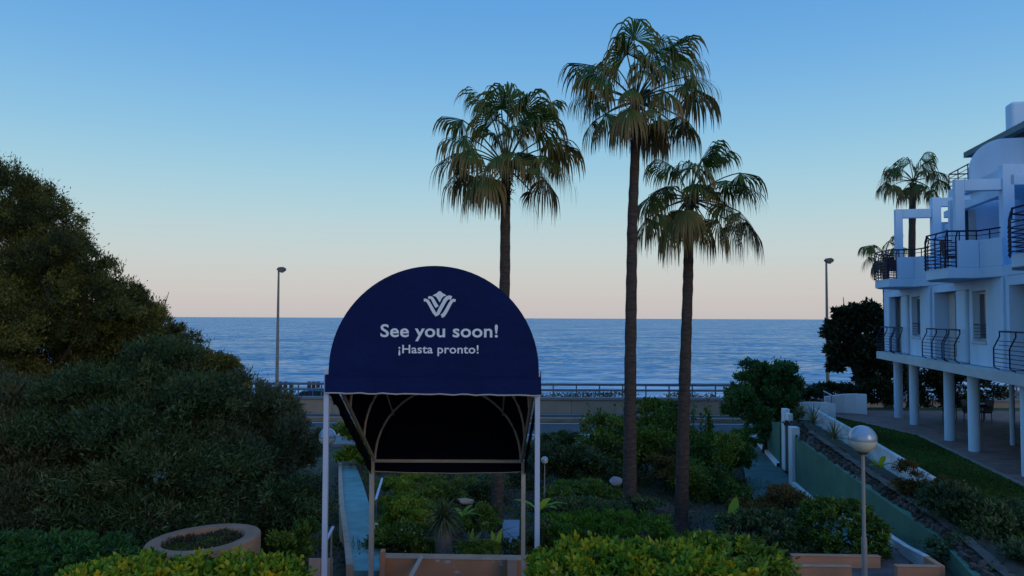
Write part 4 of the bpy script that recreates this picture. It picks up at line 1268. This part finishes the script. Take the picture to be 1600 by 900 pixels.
palm('garden_palm', 'lower fan palm partly hidden behind the far balcony', (1383, 398), 47.0,
     [(1388, 620), (1385, 500), (1383, 415)], .2, .16, hub5, .85, 19, 5, 'garden palms by the apartments', zbase=1.0)

# ------------------------------------------------------------------ foliage colours
LF_OLIVE = leafmat('olive_foliage', [(.012, .016, .008), (.03, .036, .012), (.055, .056, .018), (.10, .085, .022)], .7, .1, gain=(1.9, 1.95, 1.5))
LF_DARK = leafmat('dark_shrub_foliage', [(.012, .022, .016), (.02, .038, .024), (.03, .05, .034), (.05, .07, .05)], .55, .1, gain=(2.2, 2.1, 1.2))
LF_GREY = leafmat('grey_shrub_foliage', [(.02, .03, .024), (.035, .045, .035), (.055, .065, .052)], .6, .1, gain=(2.2, 2.0, 1.2))
LF_GREEN = leafmat('green_foliage', [(.012, .035, .012), (.022, .06, .016), (.04, .09, .02), (.06, .11, .03)], .5, .15, gain=(2.8, 2.0, 1.3))
LF_LIME = leafmat('lime_foliage', [(.02, .05, .01), (.05, .10, .015), (.09, .15, .02), (.14, .17, .02)], .5, .2, gain=(2.1, 1.8, 1.2))
LF_HEDGE = leafmat('yellow_hedge_foliage', [(.02, .065, .012), (.05, .14, .018), (.13, .17, .014), (.21, .20, .014)], .6, .25, gain=(2.4, 1.8, 1.1))
LF_BLUEG = leafmat('dark_hedge_foliage', [(.012, .045, .016), (.018, .075, .022), (.035, .11, .03)], .5, .15, gain=(1.6, 1.3, 1))
LF_RUB = leafmat('rubber_tree_foliage', [(.006, .011, .007), (.012, .019, .012), (.022, .03, .02)], .4, .05, gain=(1.7, 1.7, 1.2))
LF_ROUND = leafmat('round_tree_foliage', [(.010, .032, .016), (.018, .052, .022), (.03, .075, .03), (.05, .095, .04)], .5, .12, gain=(2.4, 2.1, 1.3))
LF_BROWN = leafmat('brownish_foliage', [(.025, .03, .015), (.04, .045, .022), (.06, .05, .03)], .7, .1)

# left hillside trees
plant('hillside_tree', 'large olive-brown tree at the left edge with its ragged top against the sky', 'tree',
      [PB(30, 358, 21, 62, 72, 1.6), PB(68, 342, 21, 40, 52, 1.2), PB(-20, 385, 22, 80, 94, 1.8), PB(84, 430, 20, 50, 70, 1.4), PB(50, 460, 20, 100, 90, 1.9), PB(150, 480, 20, 55, 58, 1.2), PB(10, 540, 19.5, 90, 70, 1.8), PB(60, 560, 21.5, 120, 60, 1.5), PB(10, 440, 21.5, 80, 80, 1.5), PB(85, 490, 21.5, 66, 62, 1.3), PB(55, 410, 21.5, 56, 66, 1.3)],
      230000, .11, .026, LF_OLIVE, 31, lumps=11, trunk=.2, clumps=300, csize=.10, inner=.35, spread=.8, up=.5, crown='crown')
plant('hillside_tree', 'lower olive-green tree sloping down towards the sea, left of the street lamp', 'tree',
      [PB(168, 502, 22, 52, 60, 1.5), PB(214, 528, 22, 48, 54, 1.4), PB(264, 566, 22.5, 48, 44, 1.3), PB(315, 592, 23, 42, 36, 1.1), PB(188, 486, 22, 36, 38, 1.0), PB(234, 518, 22, 30, 34, 1.0), PB(140, 560, 21.5, 70, 60, 1.5), PB(355, 598, 23, 28, 32, .8), PB(250, 600, 22.5, 110, 50, 1.2)],
      130000, .11, .028, LF_OLIVE, 32, lumps=11, trunk=.16, clumps=300, csize=.10, inner=.35, spread=.8, up=.5, crown='crown')
plant('oleander_shrub', 'dark green oleander mass in front of the left hillside trees', 'shrub',
      [PB(230, 635, 18, 100, 75, 1.8), PB(320, 660, 18, 95, 78, 1.8), PB(150, 700, 17.5, 110, 90, 1.9), PB(260, 745, 17, 120, 90, 2.0)],
      140000, .13, .03, LF_DARK, 33, lumps=11, trunk=.1, clumps=260, csize=.10, inner=.4, spread=.8, up=.4)
plant('oleander_shrub', 'grey-green shrub leaning over the street lamp foot, left of the awning', 'shrub',
      [PB(398, 695, 18.5, 60, 66, 1.4), PB(438, 728, 18, 44, 60, 1.2), PB(400, 780, 17.5, 90, 62, 1.5), PB(355, 640, 19, 46, 42, 1.0), PB(470, 705, 19, 24, 38, .6)],
      95000, .11, .028, LF_GREY, 34, lumps=11, trunk=.08, clumps=260, csize=.11, inner=.35, spread=.7, up=.4)
plant('oleander_shrub', 'greyish shrub at the left edge below the olive-brown tree', 'shrub',
      [PB(40, 640, 18, 90, 62, 1.6), PB(-10, 720, 17, 80, 90, 1.6), PB(80, 720, 17, 80, 70, 1.6), PB(60, 790, 16.5, 120, 65, 1.8)],
      95000, .12, .028, LF_GREY, 35, lumps=11, trunk=.08, clumps=260, csize=.11, inner=.35, spread=.7, up=.4)
plant('understory_shrub', 'dark low shrub behind the round salmon planter', 'shrub',
      [PB(230, 815, 16, 90, 42, 1.2), PB(360, 810, 16.2, 70, 42, 1.1), PB(440, 800, 16.5, 40, 50, .9), PB(110, 810, 15.8, 80, 40, 1.2)],
      50000, .13, .035, LF_DARK, 36, trunk=.06, clumps=90, csize=.18, inner=.3)
# bare branches showing in the dark mass
mb = MB(); rng = random.Random(4)
b0 = P(225, 850, 15.6)
for k in range(11):
    e = P(rng.uniform(190, 350), rng.uniform(770, 810), 15.2+rng.uniform(-.2, .4))
    mb.tube([b0+Vector((rng.uniform(-.3, .3), rng.uniform(-.1, .1), -.3)), b0.lerp(e, .5)+Vector((0, 0, -.15)), e], [.03, .02, .008], 5)
tag(mb.build('bare_branches', mat('pale_bark', (.09, .06, .045), .9, .2, 6)), 'thin bare brown branches left of the round planter', 'branches')

# near hedges
def hedge(name, label, blobs, N, L, W, m, seed, group=None, power=3.0, base=None):
    return plant(name, label, 'hedge', blobs, N, L, W, m, seed, group, trunk=.03, clumps=420, csize=.055, inner=.78, spread=.95, up=.15, fine=True, power=power, base=base)
hedge('clipped_hedge', 'dark green clipped hedge at the bottom left corner', [PB(20, 903, 11.2, 120, 56, 1.0), PB(110, 910, 11.0, 100, 56, 1.0)], 26000, .085, .035, LF_BLUEG, 41, 'hedges in the foreground')
hedge('clipped_hedge', 'yellow-green hedge in front of the round salmon planter', [PB(200, 946, 9.2, 120, 62, .8), PB(350, 946, 9.2, 115, 64, .8), PB(410, 948, 9.3, 64, 60, .7)], 24000, .075, .042, LF_HEDGE, 42, 'hedges in the foreground')
hedge('clipped_hedge', 'yellow-green hedge right of the awning along the bottom edge', [PB(925, 930, 9.0, 98, 70, .8), PB(1010, 934, 9.0, 110, 74, .8), PB(1100, 948, 8.8, 100, 70, .7)], 26000, .075, .042, LF_HEDGE, 43, 'hedges in the foreground')
hedge('clipped_hedge', 'rounded green bush at the right end of the yellow-green hedge', [PB(1128, 914, 10.2, 108, 68, .9)], 16000, .075, .035, LF_LIME, 44, 'hedges in the foreground', power=2.4)
hedge('clipped_hedge', 'bright green flat hedge in front of the palm trunks', [PB(948, 845, 17.6, 98, 36, .9)], 30000, .11, .02, leafmat('grass_green_foliage', [(.012, .05, .008), (.025, .09, .012), (.04, .12, .018)], .55, .15), 45, 'hedges in the middle garden', power=5)
hedge('clipped_hedge', 'dark clipped round-topped bush left of the globe lamp, right side', [PB(1315, 838, 17.2, 60, 52, .9)], 16000, .09, .04, LF_GREEN, 46, 'hedges in the middle garden', power=2.8)
hedge('clipped_hedge', 'dark low hedge between the banana leaf and the clipped round-topped bush', [PB(1205, 850, 17.6, 75, 42, .9)], 16000, .09, .04, LF_DARK, 47, 'hedges in the middle garden', power=4)

# middle garden shrubs
mid = [
 ('sprawling light green shrub behind the tall middle palm trunk', [PB(1010, 690, 32, 62, 38, 1.6), PB(960, 700, 31, 60, 36, 1.6), PB(1060, 690, 32, 48, 42, 1.3), PB(1000, 655, 33, 60, 24, 1.0)], 42000, LF_GREEN, .13, .06),
 ('dark tangled shrub just right of the awning', [PB(880, 728, 29, 52, 42, 1.4), PB(925, 730, 29, 48, 42, 1.3), PB(868, 705, 33, 40, 22, 1.0)], 30000, LF_DARK, .12, .05),
 ('dark olive shrub between the right palm trunk and the teal path', [PB(1120, 745, 27.5, 46, 48, 1.1), PB(1108, 710, 30, 56, 34, 1.2), PB(1145, 720, 30, 30, 30, .8)], 30000, LF_GREEN, .12, .05),
 ('small green mound right of the small globe lamp', [PB(890, 768, 25.5, 38, 20, .8), PB(872, 782, 24.5, 26, 14, .7)], 14000, LF_GREEN, .09, .04),
 ('green mound in front of the pale blue-grey stone', [PB(925, 775, 24.5, 32, 22, .8)], 9000, LF_GREEN, .09, .04),
 ('lime bush left of the rear left awning post, above the blue ramp', [PB(556, 693, 33, 38, 26, 1.0), PB(576, 716, 30, 14, 18, .6)], 14000, LF_LIME, .12, .06),
 ('yellowish layered shrub at the left under the awning', [PB(628, 756, 24, 34, 13, .8), PB(622, 775, 23, 22, 18, .7)], 12000, LF_LIME, .08, .03),
 ('flat-topped green shrub in the middle under the awning', [PB(668, 778, 22, 38, 17, .8), PB(700, 765, 24, 36, 17, .8)], 14000, LF_GREEN, .08, .03),
 ('dark shrub at the back under the awning', [PB(735, 765, 27, 52, 24, 1.0), PB(680, 745, 28, 50, 16, 1.0), PB(800, 770, 29, 30, 30, 1.0)], 22000, LF_DARK, .12, .05),
 ('green shrub with lime tips behind the rear left awning post', [PB(640, 810, 20.5, 42, 26, .8), PB(625, 815, 20, 22, 26, .7)], 14000, LF_LIME, .09, .035),
 ('dark flowering shrub behind the left of the chipped salmon wall', [PB(636, 848, 17.6, 42, 30, .6), PB(668, 855, 17.6, 26, 22, .5)], 14000, LF_GREEN, .09, .045),
 ('brown-green dry shrub below the white gate', [PB(1190, 795, 22, 38, 30, .8), PB(1228, 790, 21.5, 36, 28, .8)], 18000, LF_BROWN, .09, .03),
 ('dry brown shrub on the planting bed above the green wall', [PB(1436, 762, 20.3, 36, 30, .7), PB(1462, 780, 19.5, 36, 30, .7)], 14000, LF_BROWN, .09, .03),
 ('dark shrub on the planting bed at the right edge', [PB(1525, 830, 17.3, 76, 54, .9), PB(1590, 860, 16.6, 66, 60, .9), PB(1475, 800, 19, 50, 34, .8), PB(1560, 880, 15.5, 80, 40, .9)], 40000, LF_DARK, .1, .04),
 ('leafy low shrubs right of the rear right awning post', [PB(850, 850, 17.0, 30, 26, .5), PB(815, 865, 16.6, 24, 20, .4)], 9000, LF_DARK, .08, .04),
 ('low green shrub between the two right palm trunks', [PB(1030, 735, 28, 34, 20, .9), PB(1050, 720, 30, 30, 22, .9)], 9000, LF_BROWN, .1, .04),
 ('dark leafy shrub filling the slope behind the bright green flat hedge', [PB(905, 800, 21.5, 60, 14, .8), PB(1000, 790, 21.8, 26, 10, .5)], 9000, LF_DARK, .09, .04),
 ('trailing green shrub left of the garden path slab', [PB(745, 820, 20, 26, 22, .6)], 6000, LF_GREEN, .08, .035),
 ('low dull green plants at the foot of the chipped salmon wall', [PB(752, 864, 16.3, 34, 10, .4)], 7000, LF_GREEN, .07, .03),
 ('hedge-like dark shrubs along the near road kerb', [PB(870, 700, 37, 60, 16, .8), PB(1140, 690, 36, 40, 16, .7)], 12000, LF_GREEN, .12, .06),
 ('dark shrub behind the low left wall beside the front left post', [PB(455, 852, 15.0, 30, 32, .5), PB(482, 795, 17.5, 22, 46, .6)], 16000, LF_GREEN, .08, .04),
]
for i, (lab, bl, N, m_, L_, W_) in enumerate(mid):
    bl = [(b_[0], b_[1], b_[2], b_[3]*1.02, b_[4]*1.02, b_[5]*.95) for b_ in bl]
    N = int(N*1.4)
    sh_ = plant('garden_shrub', lab, 'shrub', bl, N, L_, W_, m_, 60+i, 'shrubs of the sloping garden', trunk=.05, clumps=170, csize=.11, inner=.35, lumps=7)
    if 'flowering' in lab:
        rg = np.random.default_rng(3); c_ = P(640, 842, 17.0); n_ = 90
        pf = np.array(c_)-np.array(sh_.location)+rg.normal(0, 1, (n_, 3))*np.array([.17, .05, .13])
        fl = leaf_mesh('flowers', pf, np.tile([0, -1., .4], (n_, 1)), .05, .045, mat('white_petals', (.45, .5, .42), .7, .1, 3), sh_, rg, spread=.6); fl['kind'] = 'stuff'
# tall twiggy sprigs at the top of the sprawling shrub
mb = MB(); rng = random.Random(9); N_ = 0
for k in range(46):
    px = rng.uniform(905, 1120); b0 = P(px, 690, 32); h_ = P(px+rng.uniform(-8, 8), rng.uniform(622, 668), 32)
    mb.cur = 0; mb.tube([b0, b0.lerp(h_, .5)+Vector((rng.uniform(-.1, .1), 0, 0)), h_], [.02, .014, .005], 4)
    for q in range(16):
        p = b0.lerp(h_, rng.uniform(.35, 1)); d = Vector((rng.uniform(-1, 1), rng.uniform(-1, 1), rng.uniform(-.2, 1))).normalized()*.16; s_ = d.cross(Vector((0, 1, .2))).normalized()*.04
        mb.add([p, p+d*.5+s_, p+d, p+d*.5-s_], [(0, 1, 2, 3)], rng.uniform(0, 1))
tag(mb.build('shrub_sprigs', LF_GREEN, recalc=False), 'thin leafy sprigs standing up against the sea wall', 'sprigs', kind='stuff')

rng = np.random.default_rng(77)
N = 34000
lx = rng.uniform(-7, 10.5, N); ly = rng.uniform(16, 36, N)
pts = np.stack([lx, ly, np.array([hgt(a, b) for a, b in zip(lx, ly)])+.01], 1)
tag(leaf_mesh('leaf_litter', pts, np.tile([0, 0, .3], (N, 1)), .10, .05, leafmat('dry_leaves', [(.05, .04, .03), (.10, .08, .06), (.16, .13, .10), (.05, .08, .02)], .9, .1, gain=(1, 1, 1)), None, rng, spread=1.0, up=.1),
    'dry brown leaf litter and weeds over the bare garden slope', 'leaf litter', kind='stuff')
tp_, to_ = [], []
for k in range(240):
    x_ = rng.uniform(-6, 10.3); y_ = rng.uniform(16.5, 33); n_ = 60
    c_ = np.array([x_, y_, hgt(x_, y_)]); o_n = rng.normal(0, 1, (n_, 3))*np.array([.16, .16, .02]); tp_.append(c_+o_n); q_n = o_n*3; q_n[:, 2] = .8; to_.append(q_n)
tp_ = np.concatenate(tp_); to_ = norm(np.concatenate(to_))
tag(leaf_mesh('weeds', tp_, to_, .22, .02, LF_GREEN, None, rng, spread=.4), 'small green weed tufts dotted over the bare garden slope', 'weeds', kind='stuff')
# dead fronds lying at the palm feet
def dead_fronds(px, py, Y, n_, label, seed):
    rng = random.Random(seed); c = P(px, py, Y); c.z = hgt(c.x, Y); mb = MB()
    for k in range(n_):
        a0 = rng.uniform(0, 6.28); p = c+Vector((rng.uniform(-.6, .6), rng.uniform(-.5, .5), rng.uniform(.02, .3)))
        for q in range(9):
            a_ = a0+(q-4)*.14; d = Vector((math.cos(a_), math.sin(a_), rng.uniform(-.1, .35))); s_ = Vector((-math.sin(a_), math.cos(a_), .2))*.022
            e = p+d*rng.uniform(.5, .95); mb.add([p-s_, p+s_, e+s_*.3, e-s_*.3], [(0, 1, 2, 3)], rng.uniform(.4, 1))
    tag(mb.build('dead_fronds', leafmat('dead_frond', [(.05, .03, .02), (.11, .07, .05), (.17, .115, .085)], .9, .1, gain=(1, 1, 1)), recalc=False), label, 'dead fronds', kind='stuff')
dead_fronds(985, 790, 22.8, 9, 'dry brown fallen fronds around the foot of the tallest palm', 1)
dead_fronds(1000, 765, 25.5, 8, 'dry brown fronds just behind the tallest palm, to its right', 2)
dead_fronds(1035, 775, 25, 7, 'dry fronds on the slope between the two right palm trunks', 3)
dead_fronds(940, 793, 22.5, 6, 'dry twigs and fronds left of the tallest palm foot', 4)
dead_fronds(735, 808, 20.5, 7, 'dry brown fronds behind the spiky-headed palm', 5)
# round tree by the gate and rubber tree
plant('round_tree', 'dense rounded green tree over the white gate by the teal path', 'tree',
      [(b_[0], b_[1], b_[2], b_[3]*.9, b_[4]*.9, b_[5]*.9) for b_ in [PB(1200, 615, 37, 46, 46, 1.5), PB(1172, 640, 37, 32, 38, 1.2), PB(1225, 605, 37.5, 28, 32, 1.0), PB(1195, 590, 37, 36, 26, 1.2), PB(1190, 665, 36.5, 28, 24, 1.0), PB(1225, 640, 36, 28, 30, 1.0), PB(1162, 610, 37, 18, 22, .8)]],
      70000, .14, .06, LF_ROUND, 51, trunk=.22, lumps=9, clumps=200, csize=.11, base=(PZ(1186, 705, 0).x, 36.5, -.1), crown='crown')
plant('rubber_tree', 'dark broad-leaved rubber tree left of the apartment columns', 'tree',
      [(b_[0]+.15, b_[1], b_[2], b_[3]*.84, b_[4]*.84, b_[5]*.88) for b_ in [PB(1335, 530, 42, 44, 46, 1.6), PB(1308, 545, 42, 26, 36, 1.1), PB(1362, 520, 42.5, 26, 36, 1.2), PB(1316, 492, 42, 14, 14, .5), PB(1350, 570, 42, 36, 24, 1.3), PB(1330, 500, 42, 26, 20, .9)]],
      26000, .27, .13, LF_RUB, 52, trunk=.3, lumps=7, clumps=160, csize=.1, base=(P(1341, 612, 42).x, 42, 1.7), crown='crown')
plant('dark_hedge', 'dark informal hedge under the rubber tree behind the curved wall', 'hedge',
      [PB(1300, 612, 40, 34, 12, .8), PB(1370, 612, 41, 34, 18, .8), PB(1262, 622, 39, 18, 12, .7)], 12000, .16, .08, LF_RUB, 53, trunk=.04)
plant('dark_hedge', 'dark leafy bushes seen through the far columns of the block', 'hedge',
      [PB(1400, 600, 44, 30, 36, 1.0), PB(1450, 590, 43, 40, 44, 1.2), PB(1515, 600, 42, 45, 40, 1.0)], 16000, .22, .1, LF_RUB, 54, trunk=.06)

# spiky plants
AGAVE = leafmat('agave_blades', [(.03, .055, .04), (.06, .09, .065), (.11, .13, .1)], .55, .08)
def spiky(px, py, Y, r_, n_, label, name='agave', cat='agave', m_=AGAVE, trunk=None, seed=1, droop=.25, w=.05, group='agaves on the planting bed', el0=5):
    rng = random.Random(seed); c = P(px, py, Y)
    root = empty(name, (c.x, c.y, c.z-(trunk[0] if trunk else 0)), 0, label, cat, group)
    off = Vector((0, 0, trunk[0])) if trunk else Vector()
    if trunk:
        h = trunk[0]; mb = MB(); mb.tube([(0, 0, -.1), (0, 0, h*.3), (0, 0, h*.7), (0, 0, h)], [trunk[1]*1.25, trunk[1]*1.1, trunk[1], trunk[1]*.8], 14); mb.build('trunk', mat('grey_trunk', (.19, .16, .155), .95, .3, 4, .8, 18), root, smooth=True)
    for k in range(n_):
        an = k*2.39996; el = R(el0+(85-el0)*(k/n_)); ln = r_*rng.uniform(.8, 1.1)
        d = Vector((math.cos(an)*math.cos(el), math.sin(an)*math.cos(el), math.sin(el))); sd = Vector((-math.sin(an), math.cos(an), 0))
        pos = Vector(off); vs = []
        for j in range(6):
            f = j/5; ww = w*(1-.98*abs(f-.3)/.7 if f > .3 else .7+f)/1
            vs += [pos+sd*ww/2+Vector((0, 0, ww*.25)), pos, pos-sd*ww/2+Vector((0, 0, ww*.25))]
            pos = pos+d*ln/5; d = (d+Vector((0, 0, -droop*.6))).normalized()
        fs = []
        for j in range(5):
            fs += [(3*j, 3*j+1, 3*j+4, 3*j+3), (3*j+1, 3*j+2, 3*j+5, 3*j+4)]
        mb = MB(); mb.add(vs, fs, rng.uniform(0, 1)); mb.build('blade', m_, root, recalc=False)
    return root
spiky(1270, 662, 29, .85, 38, 'spiky agave highest on the planting bed, right of the gate posts', seed=1)
spiky(1303, 686, 26.5, .75, 38, 'spiky agave beside the white wall, second from the gate', seed=2)
spiky(1252, 646, 31.5, .6, 26, 'small agave on the corner just above the gate posts', seed=3)
spiky(693, 812, 17.2, .66, 110, 'stout spiky-headed palm behind the chipped salmon wall', 'spiky_palm', 'palm', leafmat('spiky_palm_blades', [(.012, .025, .018), (.03, .05, .035), (.06, .08, .055)], .55, .08), (.85, .17), 5, .5, .05, None, -25)
# banana-type leaves
def broadleaf(px, py, Y, label, leaves, m_, seed, name='banana_plant'):
    rng = random.Random(seed); c = P(px, py, Y)
    root = empty(name, c, 0, label, 'plant', None)
    for (an, el, ln, w) in leaves:
        an = R(an); el = R(el)
        d = Vector((math.cos(an)*math.cos(el), math.sin(an)*math.cos(el), math.sin(el))); pos = Vector()
        sd = d.cross(Vector((0, 1, .3))).normalized() if abs(d.z) > .8 else d.cross(Vector((0, 0, 1))).normalized()
        vs = []
        for j in range(9):
            f = j/8; ww = w*math.sin(min(1, max(.04, f*1.05))*math.pi)**.6 if f > .12 else .02
            vs += [pos+sd*ww/2+Vector((0, 0, ww*.18*(1 if j % 2 else .6))), pos, pos-sd*ww/2+Vector((0, 0, ww*.18*(1 if j % 2 else .6)))]
            pos = pos+d*ln/8; d = (d+Vector((0, 0, -.14))).normalized()
        fs = []
        for j in range(8):
            fs += [(3*j, 3*j+1, 3*j+4, 3*j+3), (3*j+1, 3*j+2, 3*j+5, 3*j+4)]
        mb = MB(); mb.add(vs, fs, rng.uniform(.3, 1)); mb.build('leaf', m_, root, recalc=False)
    return root
BANA = leafmat('banana_leaf', [(.03, .09, .015), (.06, .15, .02), (.12, .19, .025)], .45, .3)
broadleaf(1143, 832, 20, 'bright green broad leaf standing between the right palm trunk and the brown shrub', [(60, 70, 1.0, .3), (10, 48, 1.0, .3), (150, 60, .6, .22)], BANA, 1)
broadleaf(722, 808, 20, 'lime broad-leaved plant reaching across to the left palm trunk', [(20, 35, .8, .13), (8, 25, 1.0, .13), (60, 45, .6, .12), (-20, 30, .7, .12), (35, 20, .7, .12), (120, 40, .5, .12)], BANA, 2)
broadleaf(842, 800, 20, 'lime broad-leaved plant between the right awning posts', [(5, 40, .8, .18), (170, 45, .8, .18), (-30, 40, .6, .15), (30, 60, .5, .16)], BANA, 3)
broadleaf(735, 868, 16.6, 'arching dark broad leaves at the foot of the spiky-headed palm', [(100, 65, .6, .09), (60, 60, .65, .09), (20, 50, .7, .09), (0, 40, .6, .08), (150, 55, .55, .09), (40, 40, .6, .08), (80, 75, .6, .09), (175, 45, .5, .08)], leafmat('dark_broad_leaf', [(.02, .05, .02), (.03, .08, .03), (.07, .1, .02)], .45, .2), 4)
broadleaf(775, 868, 16.6, 'small upright green leaves right of the grey stone', [(60, 75, .6, .12), (110, 70, .55, .12), (30, 55, .4, .1)], BANA, 5)
broadleaf(1375, 732, 22.5, 'small bright green plant against the white lawn wall', [(40, 60, .5, .18), (120, 50, .5, .18), (-20, 45, .45, .16), (200, 40, .45, .16)], BANA, 6)
